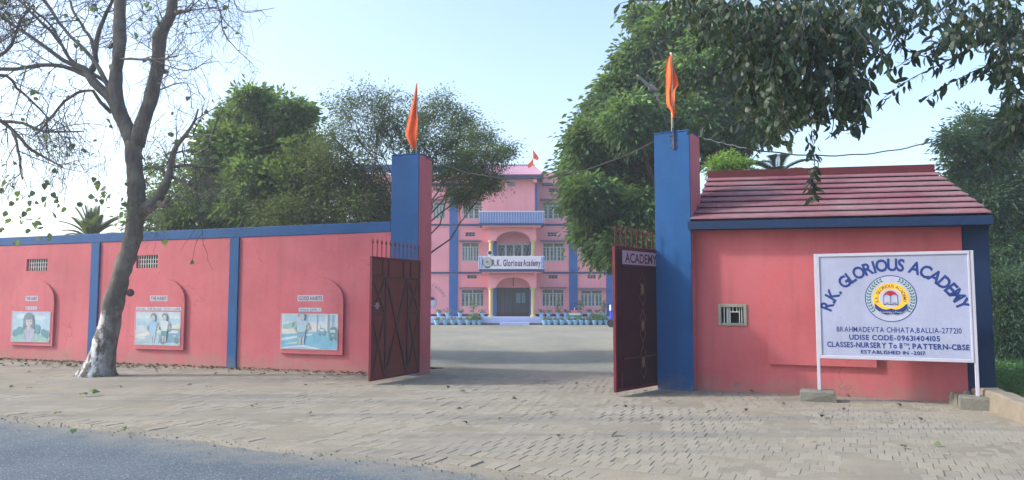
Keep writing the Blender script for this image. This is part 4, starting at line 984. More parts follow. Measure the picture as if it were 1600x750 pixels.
# ------------------------------------------------------------------ foliage
def leaf_quads(C, A, S, W, fold=.18, up=.35, rng=RNG):
    """C centres (n,3), A axis unit (n,3), S length (n,), W width ratio -> vertices and faces of folded rhombic leaves"""
    n = len(C); rnd = rng.normal(size=(n, 3)); rnd[:, 2] += up*2
    side = np.cross(A, rnd); side /= np.linalg.norm(side, axis=1, keepdims=True)+1e-9
    nrm = np.cross(side, A); S = S[:, None]; w_ = S*W*.5
    base = C-A*S*.5; tip = C+A*S*.5-nrm*S*.06; mid = C-A*S*.06
    l = mid+side*w_+nrm*w_*fold*2; r_ = mid-side*w_+nrm*w_*fold*2
    V = np.stack([base, l, tip, r_], 1).reshape(-1, 3); b0 = np.arange(n)[:, None]*4
    F = np.concatenate([b0+np.array([0, 2, 1]), b0+np.array([0, 3, 2])], 0)
    return V, F
def unit(v): return v/(np.linalg.norm(v, axis=-1, keepdims=True)+1e-9)
def crown(blobs, clumps, per, sig, size, wr=.5, droop=.3, young=.12, rng=RNG, hollow=.55, flat_=1.0):
    """blobs: (centre, radius, density). returns leaf verts, faces, tints and clump centres"""
    Cs = []; Ts = []; As = []; cl = []
    for c, r_, dn in blobs:
        k = max(3, int(clumps*dn)); d = unit(rng.normal(size=(k, 3))); rad = r_*(hollow+(1.06-hollow)*rng.random((k, 1))**.6)*(1+(rng.random((k, 1)) < .10)*rng.uniform(.10, .38, (k, 1)))
        cc = np.array(c)+d*rad*np.array([1, 1, .92]); cl.append((np.array(c), cc))
        tn = rng.random(k)*.62; up = d[:, 2] > .05
        yg = (rng.random(k) < young*1.6) & up; tn = np.where(yg, .86+.14*rng.random(k), tn)
        for j in range(k):
            m_ = int(per*(.6+.8*rng.random())); s = sig*(.7+.6*rng.random())
            q = rng.normal(size=(m_, 3))*np.array([s, s, s*.7*flat_]); Cs.append(cc[j]+q)
            a = unit(q+d[j]*s*.8+rng.normal(size=(m_, 3))*s*.5); a[:, 2] -= droop; As.append(unit(a)); Ts.append(np.clip(tn[j]+rng.normal(size=m_)*.07, 0, 1))
    C = np.concatenate(Cs); A = np.concatenate(As); T = np.concatenate(Ts)
    S = size*(.65+.7*rng.random(len(C))); V, F = leaf_quads(C, A, S, wr, rng=rng)
    return V, F, np.repeat(T, 4), cl
def limb_pts(a, b_, n=6, bow=.12, rr=random):
    a = Vector(a); b_ = Vector(b_); L_ = (b_-a).length; pts = [a]
    off = Vector((rr.gauss(0, 1), rr.gauss(0, 1), rr.gauss(.6, .5)))*L_*bow
    for i in range(1, n): f = i/n; pts.append(a.lerp(b_, f)+off*math.sin(math.pi*f)*(1)+Vector((rr.gauss(0, .02), rr.gauss(0, .02), rr.gauss(0, .02)))*L_)
    return pts+[b_]
def tree(name, label, cat, base, trunk_top, r0_, blobs, leafmat_, clumps=50, per=45, sig=.28, size=.17, wr=.5, droop=.3, young=.12, twigs=.5, seed=1, group=None, hollow=.55, barkm=None, twig_r=.012, forkn=3):
    rr = random.Random(seed); rng = np.random.default_rng(seed); t = tag(empty(name, base), label, cat, group); B0 = Vector(base)
    bm_ = barkm or M['bark2']; loc = [(tuple(Vector(c)-B0), r_, dn) for c, r_, dn in blobs]
    top = Vector(trunk_top)-B0; tr = MB(); tp = limb_pts((0, 0, -.1), top, 7, .05, rr); tr.tube(tp, [r0_*(1.35 if i == 0 else 1-.45*i/7) for i in range(8)], 10); tr.build('trunk', bm_, t, True)
    V, F, T, cl = crown(loc, clumps, per, sig, size, wr, droop, young, rng, hollow)
    br = MB(); tw = MB()
    for c, cc in cl:
        st = Vector(tp[rr.choice([4, 5, 6, 7])]); pts = limb_pts(st, Vector(c), 6, .10, rr); L_ = (Vector(c)-st).length; ra = r0_*(.42 if r0_ > .1 else .3)
        br.tube(pts, [ra*(1-.75*i/6) for i in range(7)], 6)
        for q in cc:
            if rr.random() > twigs: continue
            s0 = pts[rr.choice([3, 4, 5, 6, 6])]; tw.tube(limb_pts(s0, Vector(q), 3, .12, rr), [twig_r*1.6, twig_r*1.2, twig_r*.8, twig_r*.4], 3, cap=False)
    br.build('branches', bm_, t, True)
    if tw.v: o_ = tw.build('twigs', M['twig'], t); o_['kind'] = 'stuff'
    o_ = link_mesh('crown', np_mesh('crown', V, F, T), leafmat_, t); o_['kind'] = 'stuff'
    return t
def B(px, py, rpx, Y, dn=1.0, dY=0.0):
    c = at(px, py, Y+dY); return (tuple(c), rpx/FOC*(Y+dY), dn)
def jit(bl, Y, seed, spread=1.6):
    rr = random.Random(seed); return [B(a, b_, c, Y, (d_ if d_ else 1), rr.uniform(-spread, spread)) for a, b_, c, d_ in bl]
# left dense tree behind the wall
Y_ = 22.5
tree('leafy_tree', 'dense leafy green tree with bright new leaves behind the left boundary wall', 'tree', (at(400, 470, Y_).x, Y_, 0), at(405, 300, Y_), .26,
     jit([(394,158,20,.5),(385,190,34,1),(430,185,36,1),(460,185,26,.8),(348,225,32,.9),(390,240,45,1.2),(440,235,45,1.2),(345,270,38,1),(400,300,55,1.4),(450,290,50,1.2),(330,320,42,1),(380,345,50,1),(450,345,50,1),(478,235,22,.6),(300,345,38,.7)], Y_, 1, 1.0), M['leafB'], 80, 42, .17, .17, .55, .25, .16, .25, 11)
tree('leafy_tree', 'low airy green tree behind the bare roadside tree and the boundary wall', 'tree', (at(265, 470, 22.5).x, 22.5, 0), at(270, 330, 22.5), .12,
     jit([(262,260,24,.5),(290,285,28,.6),(250,300,26,.6),(300,325,30,.8),(262,335,34,.9),(225,345,24,.7),(318,290,26,.7)], 22.5, 2, .7), M['leafB'], 30, 26, .24, .14, .45, .3, .22, .6, 12)
# dark grey green thicket tree
tree('thicket_tree', 'dull dark green bushy tree left of the far gate pillar', 'tree', (at(520, 470, 20.8).x, 20.8, 0), at(520, 330, 20.8), .2,
     jit([(515,255,36,.9),(480,280,40,1),(535,290,42,1.1),(575,300,36,1),(500,325,42,1.1),(560,335,42,1.1),(470,345,40,1),(600,335,26,.8),(440,335,34,.8)], 20.8, 3, .8), M['leafC'], 66, 44, .20, .105, .38, .2, .06, .5, 13, twig_r=.008)
# feathery tree over the far pillar
Y_ = 20
tree('feathery_tree', 'thin feathery tree whose twigs spread above the far left gate pillar', 'tree', (at(618, 470, Y_).x, Y_, 0), at(640, 300, Y_), .085,
     jit([(535,170,32,.55),(565,150,22,.4),(600,165,34,.7),(560,205,38,.7),(520,215,26,.5),(600,215,40,.8),(650,175,30,.8),(690,170,28,.9),(720,195,30,1.1),(660,225,38,1.1),(705,230,34,1.2),(750,215,24,.8),(735,255,28,1.1),(770,245,22,.8),(700,275,28,.9),(590,260,38,.7),(742,292,22,.8),(790,235,15,.4),(722,308,18,.8),(765,285,16,.7),(600,190,30,.5),(640,200,30,.6)], Y_, 4, 1.1), M['leafH'], 58, 44, .15, .070, .36, .35, .08, .5, 14, hollow=.2, twig_r=.006)
# big tree right of the opening
Y_ = 23
big = [(1040,60,45,1.1),(1090,40,50,1.1),(995,105,38,1),(1045,130,50,1.2),(960,150,30,.9),(940,190,36,1),(985,190,48,1.2),(918,225,32,1),(908,270,28,1),(940,260,44,1.2),(1000,260,50,1.2),(918,310,32,1),(950,330,44,1.2),(1010,330,44,1.1),(932,365,28,.9),(948,392,26,.8),(985,390,30,.9),(1095,110,48,1.1),(1150,70,50,1.1),(1130,160,48,1.1),(1185,130,45,1),(1180,195,34,1),(1130,215,38,1),(1075,190,44,1),(1020,195,40,1),(1215,165,28,.8),(1205,60,44,.9),(1000,30,22,.4)]
tree('large_tree', 'large dark green tree with yellowish tips rising behind the tall blue pillar', 'tree', (at(1020, 470, Y_).x, Y_, 0), at(1040, 300, Y_), .34,
     jit(big, Y_, 5, 1.5), M['leafA'], 84, 42, .20, .19, .46, .5, .22, .3, 15)
# bright shrub and palm fronds above the gatehouse ridge
tree('bright_shrub', 'bright yellow green shrub peeping over the left end of the gatehouse roof', 'shrub', (at(1140, 470, 19).x, 19, 0), at(1140, 280, 19), .06,
     jit([(1136,256,20,1),(1118,264,14,.8),(1158,264,16,.8)], 19, 6, .2), M['leafF'], 70, 26, .09, .085, .35, .1, .5, .5, 16)
def palm(name, label, base, top, n, ln, seed, spread=1.0, leafl=.38):
    rr = random.Random(seed); t = tag(empty(name, base), label, 'palm'); B0 = Vector(base); tp = Vector(top)-B0
    MB().tube([(0,0,-.05), tp*.5, tp], [.17, .14, .12], 9).build('trunk', M['bark2'], t, True)
    for k in range(n):
        az = 2*math.pi*k/n+rr.uniform(-.2, .2); el = rr.uniform(.35, 1.35)*spread; d0 = Vector((math.cos(az)*math.cos(el), math.sin(az)*math.cos(el), math.sin(el)))
        pts = []; q = tp.copy(); dd = d0.copy(); N_ = 12
        for i in range(N_+1): pts.append(q.copy()); q = q+dd*(ln/N_); dd = (dd+Vector((0,0,-.085))).normalized()
        f = MB(); f.tube(pts, [.018*(1-.85*i/N_) for i in range(N_+1)], 4)
        for i in range(2, N_*3):
            fi = i/3; a = int(fi); fr_ = fi-a
            if a >= N_: break
            p0 = pts[a].lerp(pts[a+1], fr_); tg = (pts[a+1]-pts[a]).normalized(); sd = tg.cross(Vector((0,0,1))).normalized()
            for s in (-1, 1):
                ld = (sd*s*.75+tg*.75+Vector((0,0,.12-.02*a))).normalized(); l = leafl*(1-abs(fi/N_-.45)*1.1); e = p0+ld*l+Vector((0,0,-.08*l)); w_ = Vector((0,0,.016))
                f.face([p0-w_, p0+ld*l*.4-w_*1.1, e, p0+ld*l*.4+w_*1.1])
        f.build('frond', M['leafP'], t)
    return t
palm('date_palm', 'spiky palm showing its fronds over the blue top band, beside the bare tree', (at(142, 470, 25).x, 25, 0), at(142, 376, 25), 26, 1.15, 3, 1.15, .35)
palm('date_palm', 'dark palm whose drooping fronds show above the gatehouse ridge', (at(1215, 470, 22).x, 22, 0), at(1215, 272, 22), 16, 1.5, 4, .55, .5)
palm('date_palm', 'palm frond hanging beside the maroon gate leaf, under the large tree', (at(985, 470, 27).x, 27, 0), at(985, 392, 27), 14, 1.9, 8, .5, .5)
# right hand trees and undergrowth
Y_ = 22
tree('dark_tree', 'dark green tree beyond the right end of the gatehouse', 'tree', (at(1590, 470, Y_).x, Y_, 0), at(1585, 330, Y_), .24,
     jit([(1520,205,26,.8),(1495,225,16,.5),(1545,225,34,1),(1590,200,38,1),(1510,255,26,.8),(1550,270,40,1.1),(1600,260,44,1.1),(1500,290,20,.7),(1545,310,34,1),(1590,330,46,1.1),(1640,300,60,1),(1575,385,42,1.1),(1620,400,60,1.1),(1680,360,70,.8)], Y_, 7, 1.0), M['leafE'], 56, 40, .21, .145, .36, .3, .05, .5, 17)
tree('undergrowth_bush', 'dark tangled bush behind the grass at the right edge', 'bush', (at(1600, 470, 19).x, 19.3, 0), at(1598, 480, 19.3), .08,
     jit([(1575,450,34,1),(1610,440,40,1),(1575,500,30,1),(1605,515,36,1),(1650,480,60,1),(1568,530,18,.7),(1600,548,20,.8)], 19.3, 8, .5), M['leafE'], 70, 40, .18, .10, .42, .35, .08, .8, 18, hollow=.3)
tree('undergrowth_bush', 'shadowy bush close behind the dark blue corner column', 'bush', (at(1565, 470, 21).x, 21.5, 0), at(1565, 430, 21.5), .08,
     jit([(1555,400,28,1),(1560,350,28,1),(1565,440,32,1),(1560,490,30,1),(1565,530,26,1),(1545,330,20,.8)], 21.5, 9, .5), M['leafE'], 62, 40, .2, .11, .42, .3, .1, .6, 19, hollow=.3)
# grass
rng = np.random.default_rng(21); n = 26000
gx_ = rng.uniform(6.6, 19, n); gy_ = rng.uniform(8.5, 22, n); q = np.stack([gx_, gy_], 1)
uu = (gx_-C0.x)*U.x+(gy_-C0.y)*U.y; vv_ = (gx_-C0.x)*V_.x+(gy_-C0.y)*V_.y
k_ = ((gx_-ka.x)*kn.x+(gy_-ka.y)*kn.y > .3) & (uu > 4.65)
Cn = np.stack([gx_[k_], gy_[k_], np.zeros(k_.sum())+.06+rng.random(k_.sum())*.10], 1); A = unit(np.stack([rng.normal(size=k_.sum())*.7, rng.normal(size=k_.sum())*.7, np.abs(rng.normal(size=k_.sum()))*.7+.15], 1))
V, F = leaf_quads(Cn, A, .10+.12*rng.random(len(Cn)), .42, rng=rng); T = np.repeat(rng.random(len(Cn))*.9, 4)
tag(link_mesh('grass', np_mesh('grass', V, F, T), M['leafG']), 'low green grass and weeds beyond the kerb wall at the right edge', 'grass', kind='stuff')
o = MB(); e0 = ka+kn*.2; e1 = ka+kd*6+kn*.2
o.face([(e0.x-.3, e0.y+.9, -.03), (e1.x, e1.y, -.01), (26, e1.y, -.01), (26, 26, -.02), (e0.x-.1, 26, -.02)][::1])
tag(o.build('grass_soil', surf('dark_soil', (.05, .06, .03), .95, .3, 1.5, .5, 10)), kind='structure')
# ------------------------------------------------------------------ bare roadside tree
rr = random.Random(42); TB = gnd(152, 587)
bt = tag(empty('bare_tree', TB), 'leaning nearly bare roadside tree with whitewashed lower trunk in front of the boundary wall', 'tree')
def loc(px, py, Y): return at(px, py, Y)-TB
def pl(pts, Y, dY=0.0):
    n = len(pts); return [loc(p_[0], p_[1], (p_[3] if len(p_) > 3 else Y+dY*i/max(1, n-1))) for i, p_ in enumerate(pts)], [p_[2]*Y/FOC for p_ in pts]
YT = TB.y
def resample(P, Rd, step=.18, wob=0.0, lump=0.0):
    o_, r_ = [P[0]], [Rd[0]]
    for i in range(len(P)-1):
        p0 = P[max(i-1, 0)]; p1 = P[i]; p2 = P[i+1]; p3 = P[min(i+2, len(P)-1)]; n = max(1, int((p2-p1).length/step))
        for k in range(1, n+1):
            t = k/n; q = .5*((2*p1)+(p2-p0)*t+(2*p0-5*p1+4*p2-p3)*t*t+(3*p1-p0-3*p2+p3)*t**3)
            o_.append(q+Vector((rr.gauss(0, wob), rr.gauss(0, wob), 0))); r_.append((Rd[i]*(1-t)+Rd[i+1]*t)*(1+rr.gauss(0, lump)))
    return o_, r_
P, Rd = pl([(153,592,31),(154,580,25),(161,550,18.5),(170,515,16.5),(178,470,14.8),(190,430,13.2),(200,395,13),(209,360,13.4),(214,325,13.8),(212,290,12.8),(210,250,12.3),(210,222,13)], YT)
P, Rd = resample(P, Rd, .12, .006, .035)
trk = MB(); b0 = len(trk.v); trk.tube(P, Rd, 18)
for i in range(len(trk.v)):
    x, y, z = trk.v[i]; a = math.sin(z*5+math.atan2(y-.0, x-.0)*3)*.012+rr.gauss(0, .004); trk.v[i] = (x+a, y+a*.5, z)
# burrs and root flare
trk2 = trk
def burr(px, py, r_, dx=0, dy=-.0):
    c = loc(px, py, YT+dy); trk2.lathe((c.x+dx, c.y, c.z-r_), [(r_*.35, 0), (r_*.9, r_*.5), (r_, r_), (r_*.8, r_*1.5), (r_*.3, r_*1.9)], 8)
burr(200, 457, .085, .05); burr(218, 245, .085); burr(180, 480, .08, .05, -.10)
for a, l in ((200, .42), (-20, .40), (-100, .30), (-60, .28), (150, .35)):
    ca, sa = math.cos(R(a)), math.sin(R(a)); trk2.tube([(ca*.16, sa*.16, .26), (ca*.26, sa*.26, .10), (ca*l, sa*l, -.03)], [.13, .10, .05], 8)
trk2.build('trunk', M['bark'], bt, True)
limbs = [ [(208,228,13),(196,195,12.5),(184,168,12.5),(180,135,11.5),(184,95,10.5),(188,60,10.5),(186,25,9.5),(190,-25,8.5),(192,-90,6)],
 [(213,228,13.5),(222,195,13),(234,160,12),(243,120,11.5),(248,85,11),(250,55,11),(266,25,9),(270,-5,8.5),(272,-60,7)],
 [(186,175,9),(172,152,9.5),(155,138,8.5),(140,120,7.0),(130,108,5.0),(100,95,3.6),(60,65,3),(30,45,2.6),(0,25,2.2),(-40,0,1.6)],
 [(137,115,5.0),(115,100,3.2),(90,62,2.8),(60,30,2.4),(30,0,2),(10,-30,1.4)],
 [(140,120,4.5),(100,104,3.4),(60,102,3.2),(25,108,3.2),(0,108,3.2),(-60,104,2.6)],
 [(138,116,5.5),(148,95,5),(150,60,4),(162,30,3.2),(175,0,2.6),(182,-30,2)],
 [(150,92,3.5),(142,62,3.2),(128,40,2.8),(112,12,2.2),(100,-20,1.5)],
 [(178,142,4),(160,125,3.5),(130,105,2.8),(108,90,2.4),(80,40,2.2),(55,18,2),(28,-10,1.5)],
 [(174,176,3.6),(158,160,3),(145,142,2.6),(120,145,2.4),(100,158,2.4),(84,180,2.1),(64,203,1.8),(50,215,1)],
 [(221,330,13),(234,322,11),(245,312,9),(262,282,6.5),(268,255,5),(276,228,4),(288,212,3),(305,188,2),(310,170,1.4)],
 [(246,316,7),(256,320,6),(262,312,3)],
 [(263,280,4),(248,262,3.2),(232,262,2.6),(218,268,2)],
 [(267,262,3),(290,258,2.6),(320,261,2),(345,262,1.2)],
 [(266,275,3),(285,285,2.5),(305,300,1.8),(330,312,1)],
 [(284,215,2),(310,212,1.6),(335,210,1)],
 [(270,22,6),(284,18,3.4),(300,16,2.2)],
 [(240,118,5),(255,110,4.5),(262,112,2.5)],
 [(178,70,4),(172,74,3.5),(174,68,2)],
 [(180,92,2.6),(205,92,2.2),(240,93,1.8),(275,88,1)],
 [(-40,180,3.4),(0,188,3.0),(25,210,3.2),(50,235,2.6),(78,250,2),(100,262,1.3)],
 [(5,190,3.2),(35,192,2.6),(62,204,2.4),(90,206,2),(130,205,1)],
 [(20,205,2.8),(28,235,2.2),(33,270,1.4),(35,280,1)],
 [(-30,120,4),(10,118,3),(28,138,2.6),(52,160,2.2),(80,190,1.5)],
 [(-30,100,4),(0,88,3.4),(18,70,3),(30,35,2.6),(45,15,2)] ]
# the limbs at the frame's left edge belong to a long low bough that leaves the trunk above the fork and dips back into view
limbs.insert(0, [(184,168,5),(150,100,3.4),(100,45,2.6),(40,-20,3),(-60,40,3.4),(-90,130,3.4),(-40,180,3)])
limbs.insert(1, [(-80,100,3.4),(-60,112,3.2),(-30,120,3)])
wood = MB(); twg = MB(); leafpts = []
def grow(p, d_, L_, r_, dep):
    n = 5; pts = [p]; q = p.copy(); dd = d_.normalized()
    for i in range(n):
        dd = (dd+Vector((rr.gauss(0, .16), rr.gauss(0, .16), rr.gauss(-.03-.05*dep, .13)))).normalized(); q = q+dd*(L_/n); pts.append(q.copy())
    twg.tube(pts, [max(.0032, r_*(1-.6*i/n)) for i in range(n+1)], 3, cap=False)
    if dep < 2:
        for i in range(1, n+1):
            for s in range(1 if dep else 2):
                if rr.random() < .72:
                    t_ = (pts[i]-pts[i-1]).normalized(); sd = t_.cross(Vector((rr.gauss(0, .4), 1, rr.gauss(0, .4)))).normalized()*rr.choice((-1, 1)); grow(pts[i], t_*.55+sd*.8, L_*rr.uniform(.4, .7), r_*.55, dep+1)
    if dep >= 1 and rr.random() < .10: leafpts.append(pts[-1])
for i, Lb in enumerate(limbs):
    yo = 0 if i in (0,) else 0; P, Rd = pl(Lb, YT, rr.uniform(-1.2, .8) if Lb[0][2] < 8 else rr.uniform(-.3, .3)); big_ = Rd[0]*FOC/YT > 8
    P, Rd = resample(P, Rd, .16, .006 if big_ else .012, .05); (wood).tube(P, [max(.008, q*.92) for q in Rd], 10 if big_ else 6)
    if i in (2, 3): nt = 0
    L_ = sum((P[k+1]-P[k]).length for k in range(len(P)-1)); nt = int(L_*(2.2 if big_ else 3.9))
    for k in range(nt):
        j = rr.randrange(len(P)//3 if not big_ else len(P)//2, len(P)-1); t_ = (P[j+1]-P[j]).normalized(); sd = Vector((t_.z, rr.gauss(0, .7), -t_.x)).normalized()*rr.choice((-1, 1))
        dr_ = t_*.6+sd*.8+Vector((0, 0, rr.uniform(-.4, .2)))
        grow(P[j], dr_, rr.uniform(.5, 1.4)*(1 if Rd[j] > .02 else .8), min(.014, Rd[j]*.6), 0 if rr.random() < .6 else 1)
# hanging whips on the left and fine branches entering at the top
for k in range(26):
    px = rr.uniform(-10, 230); py = rr.uniform(120, 230); p0 = loc(px, py, YT+rr.uniform(-1.5, .5)); L_ = rr.uniform(.8, 2.0); pts = [p0]; dd = Vector((rr.gauss(0, .3), rr.gauss(0, .2), -1)).normalized()
    for i in range(9): dd = (dd+Vector((rr.gauss(.02, .12), rr.gauss(0, .08), -.05))).normalized(); pts.append(pts[-1]+dd*L_/9)
    pts.insert(0, p0+Vector((rr.gauss(0, .3), .2, .45))); twg.tube(pts, [.006]*3+[.005]*4+[.003]*(len(pts)-7), 3, cap=False)
    if rr.random() < .5: leafpts += [pts[-1], pts[-2]]
for k in range(6):
    px = 285+k*16; p0 = loc(px, -30, YT-1); grow(p0, Vector((rr.gauss(.2, .5), 0, -1)), rr.uniform(.9, 1.7), .012, 0)
tp_ = [loc(272,-60,YT), loc(310,-75,YT-.5), loc(360,-60,YT-1), loc(420,-38,YT-1)]; wood.tube(tp_, [.06, .045, .035, .015], 6)
for a, b_, c_ in (((330,-60),(345,22),(385,60)), ((360,-55),(372,15),(430,12)), ((345,22),(355,60),(395,100)), ((300,16),(345,15),(330,60)), ((230,90),(290,110),(330,90)), ((250,140),(290,130),(300,170))):
    P, Rd = resample([loc(*a, YT-.8), loc(*b_, YT-1), loc(*c_, YT-1.2)], [.016, .012, .005], .15, .012); wood.tube(P, Rd, 5)
    for j in range(2, len(P)-1, 2): grow(P[j], (P[j+1]-P[j]).normalized()+Vector((rr.gauss(0, .8), 0, rr.gauss(-.3, .6))), rr.uniform(.3, .7), .007, 1)
wood.build('limbs', M['bark'], bt, True)
lfp = [(2,255),(10,275),(20,290),(6,292),(25,258),(75,287),(67,292),(0,300),(18,320),(8,335),(28,310),(44,322),(30,341),(40,340),(48,305),(88,315),(90,322),(72,318),(55,322),(84,338),(70,310),(60,345),(35,350),(5,360),(12,345),(50,354),(56,356),(64,350),(44,362),(74,370),(62,372),(28,378),(100,330),(96,335),(138,235),(134,232),(85,265),(102,240),(146,285),(150,290),(160,297),(158,312),(163,305),(170,310),(150,313),(143,308),(125,322),(190,314),(195,322),(188,332),(196,340),(200,328),(186,225),(184,240),(173,195),(236,255),(233,262),(275,224),(247,33),(230,8),(238,15),(15,25),(37,30),(5,28),(57,146),(52,150),(120,66),(148,22),(238,100),(290,38)]
C_ = []
for px, py in lfp:
    if rr.random() < .75:
        h_ = rr.uniform(18, 60); q0 = loc(px, py, YT-.4); twg.tube([loc(px+rr.gauss(4, 9), py-h_, YT-.4), loc(px+rr.gauss(2, 3), py-h_*.5, YT-.4), q0], [.005, .004, .003], 3, cap=False)
    for k in range(rr.choice((1, 2, 2, 3))): C_.append(loc(px+rr.gauss(0, 2), py+rr.gauss(0, 2.5), YT+rr.uniform(-1, .3)))
o_ = twg.build('twigs', M['twig'], bt); o_['kind'] = 'stuff'
C_ += [Vector(p) for p in leafpts if rr.random() < .25]; C_ = np.array([tuple(p) for p in C_]); rng = np.random.default_rng(5)
def heart_leaves(C, S, rng, droop=-.7, wr=.8):
    n = len(C); A = unit(np.stack([rng.normal(size=n)*.6, rng.normal(size=n)*.5, np.full(n, droop)+rng.normal(size=n)*.3], 1)); rn = rng.normal(size=(n, 3)); side = unit(np.cross(A, rn)); nr = np.cross(side, A)
    prof = [(-.5, 0), (-.42, .42), (-.15, .5), (.15, .36), (.5, 0), (.15, -.36), (-.15, -.5), (-.42, -.42)]
    V = np.stack([C+A*(a*S)[:, None]+side*(b_*wr*S)[:, None]+nr*(abs(b_)*.28*S)[:, None] for a, b_ in prof], 1).reshape(-1, 3); b0 = np.arange(n)[:, None]*8
    F = np.concatenate([b0+np.array(q) for q in ([0,7,1], [1,7,6], [1,6,2], [2,6,5], [2,5,3], [3,5,4])], 0); return V, F
V, F = heart_leaves(C_, .09+.07*rng.random(len(C_)), rng); o_ = link_mesh('leaves', np_mesh('leaves', V, F, np.repeat(rng.random(len(C_))*.7, 8)), M['leafE'], bt); o_['kind'] = 'stuff'
# ------------------------------------------------------------------ overhanging foreground tree, trunk out of frame to the right
rr = random.Random(77); OB = Vector((9.2, 6.6, 0)); YO = 7.6
ot = tag(empty('overhanging_tree', OB), 'leafy branches hanging into the top right corner of the view', 'tree')
def lo(px, py, Y=YO): return at(px, py, Y)-OB
tk = MB(); tk.tube([(0,0,-.1), (-.1,.1,1.5), (-.1,.2,3.0), (-.4,.4,4.6), (-.9,.6,6.2)], [.34, .27, .24, .20, .15], 12)
for w_ in ([(-.2,.25,3.6), (-1.2,.6,5.2), (-3.0,1.0,6.1), (-5.2,1.3,6.3), (-7.4,1.5,5.9)], [(-.4,.4,4.6), (-1.4,.8,5.0), (-2.2,1.0,5.0)], [(-1.2,.6,5.2), (-3.2,.2,5.5), (-5.4,.1,5.6)]): tk.tube(resample([Vector(q) for q in w_], [.12, .10, .07, .05, .02][:len(w_)], .3, .02)[0], .055, 8)
tk.build('trunk', M['bark2'], ot, True)
CL = []; AX = []; SZ = []; TT = []; ob = MB()
def spray(pts, n, ls=.15, rad=.012, spread=.05, hang=.8, two=True, Y=YO):
    P, _ = resample([lo(*q) if len(q) == 3 else lo(q[0], q[1], Y) for q in pts], [.01]*len(pts), .06, .006); ob.tube(P, [rad*(1-.8*i/len(P)) for i in range(len(P))], 5)
    tn = rr.random()*.6
    for k in range(n):
        f = (k+rr.random())/n; j = min(len(P)-2, int(f*(len(P)-1))); t_ = (P[j+1]-P[j]).normalized(); s = 1 if k % 2 else -1
        sd = t_.cross(Vector((0, -1, .3))).normalized()*s; a = (t_*.45+sd*.55+Vector((rr.gauss(0, .25), rr.gauss(0, .35), -hang+rr.gauss(0, .3)))).normalized(); l = ls*rr.uniform(.65, 1.2)
        CL.append(P[j]+a*l*.55+Vector((rr.gauss(0, spread), rr.gauss(0, spread), rr.gauss(0, spread*.6)))); AX.append(a); SZ.append(l); TT.append(min(1, max(0, tn+rr.gauss(0, .15))))
def mass(px, py, rp, nsp, Y=YO, ls=.15):
    for k in range(nsp):
        if rr.random() < .22: continue
        a = rr.uniform(0, 2*math.pi); d_ = rp*math.sqrt(rr.random()); x, y = px+d_*math.cos(a), py+d_*math.sin(a)*.9; Yk = Y+rr.uniform(-.9, .9); an = rr.uniform(-.6, .6)
        L_ = rr.uniform(35, 75); spray([(x-L_*.5*math.sin(an)*1.2, y-L_*.4, Yk), (x, y, Yk-.1), (x+L_*.6*math.sin(an), y+L_*.5, Yk-.2)], rr.randint(13, 20), ls*.98, .007)
for a in [(1130,22,38,12),(1185,50,48,24),(1240,30,50,24),(1290,40,45,22),(1230,95,42,20),(1290,105,45,24),(1340,60,40,18),(1190,118,30,11),(1255,150,30,12),(1320,135,34,14),(1222,178,22,7),(1345,165,15,4),(1385,14,34,10),(1440,6,34,9),(1500,16,40,10),(1560,30,42,14),(1605,60,40,14),(1600,125,30,9),(1565,85,26,5),(1600,175,22,7),(1475,44,26,4),(1080,12,24,6),(1340,8,40,12),(1570,205,16,5)]: mass(*a)
for q, n in [([(1600,20),(1540,60),(1480,95),(1420,125),(1372,160)], 44), ([(1610,85),(1550,100),(1500,122),(1462,142),(1438,160)], 34), ([(1420,30),(1390,80),(1360,120),(1345,170),(1330,205)], 26), ([(1520,40),(1470,70),(1430,85),(1395,110)], 24), ([(1240,100),(1180,130),(1130,160),(1090,205)], 28), ([(1200,80),(1140,105),(1095,125),(1075,150)], 24), ([(1230,150),(1190,180),(1140,195),(1120,215)], 18), ([(1150,40),(1100,60),(1060,75)], 18),
             ([(1610,150),(1575,180),(1545,215),(1525,250)], 26), ([(1075,-5),(1030,0),(985,2),(966,6)], 12), ([(1050,-10),(1042,20),(1030,45)], 10), ([(1310,140),(1302,180),(1300,215)], 14), ([(1345,150),(1348,180),(1340,200)], 8), ([(1245,150),(1230,190),(1215,220)], 12), ([(1400,60),(1420,80),(1450,90),(1485,95)], 18), ([(1380,90),(1360,75),(1330,70)], 10)]: spray(q, int(n*1.35), .135, .010, .02)
spray([(1270,140),(1268,190),(1268,235)], 6, .07, .006, .02); spray([(1268,205),(1270,225),(1268,240)], 12, .10, .006, .03); spray([(1268,235),(1272,260),(1270,290),(1274,315)], 40, .115, .006, .022)
spray([(1256,130),(1256,170),(1252,200)], 3, .10, .004, .01)
C_ = np.array([tuple(q) for q in CL]); A = np.array([tuple(q) for q in AX]); S = np.array(SZ); rng = np.random.default_rng(9)
def lance(C, A, S, wr, rng):
    n = len(C); rn = rng.normal(size=(n, 3)); side = unit(np.cross(A, rn)); nr = np.cross(side, A)
    prof = [(-.5, 0, -.04), (-.3, .36, .04), (.0, .5, .07), (.3, .3, .02), (.5, 0, -.16), (.3, -.3, 0.02), (.0, -.5, .07), (-.3, -.36, .04)]
    V = np.stack([C+A*(a*S)[:, None]+side*(b_*wr*S)[:, None]+nr*((abs(b_)*.16+c)*S)[:, None] for a, b_, c in prof], 1).reshape(-1, 3); b0 = np.arange(n)[:, None]*8
    F = np.concatenate([b0+np.array(q) for q in ([0,7,1], [1,7,6], [1,6,2], [2,6,5], [2,5,3], [3,5,4])], 0); return V, F
V, F = lance(C_, A, S, .32, rng); o_ = link_mesh('leaves', np_mesh('leaves', V, F, np.repeat(np.array(TT), 8)), M['leafD'], ot); o_['kind'] = 'stuff'
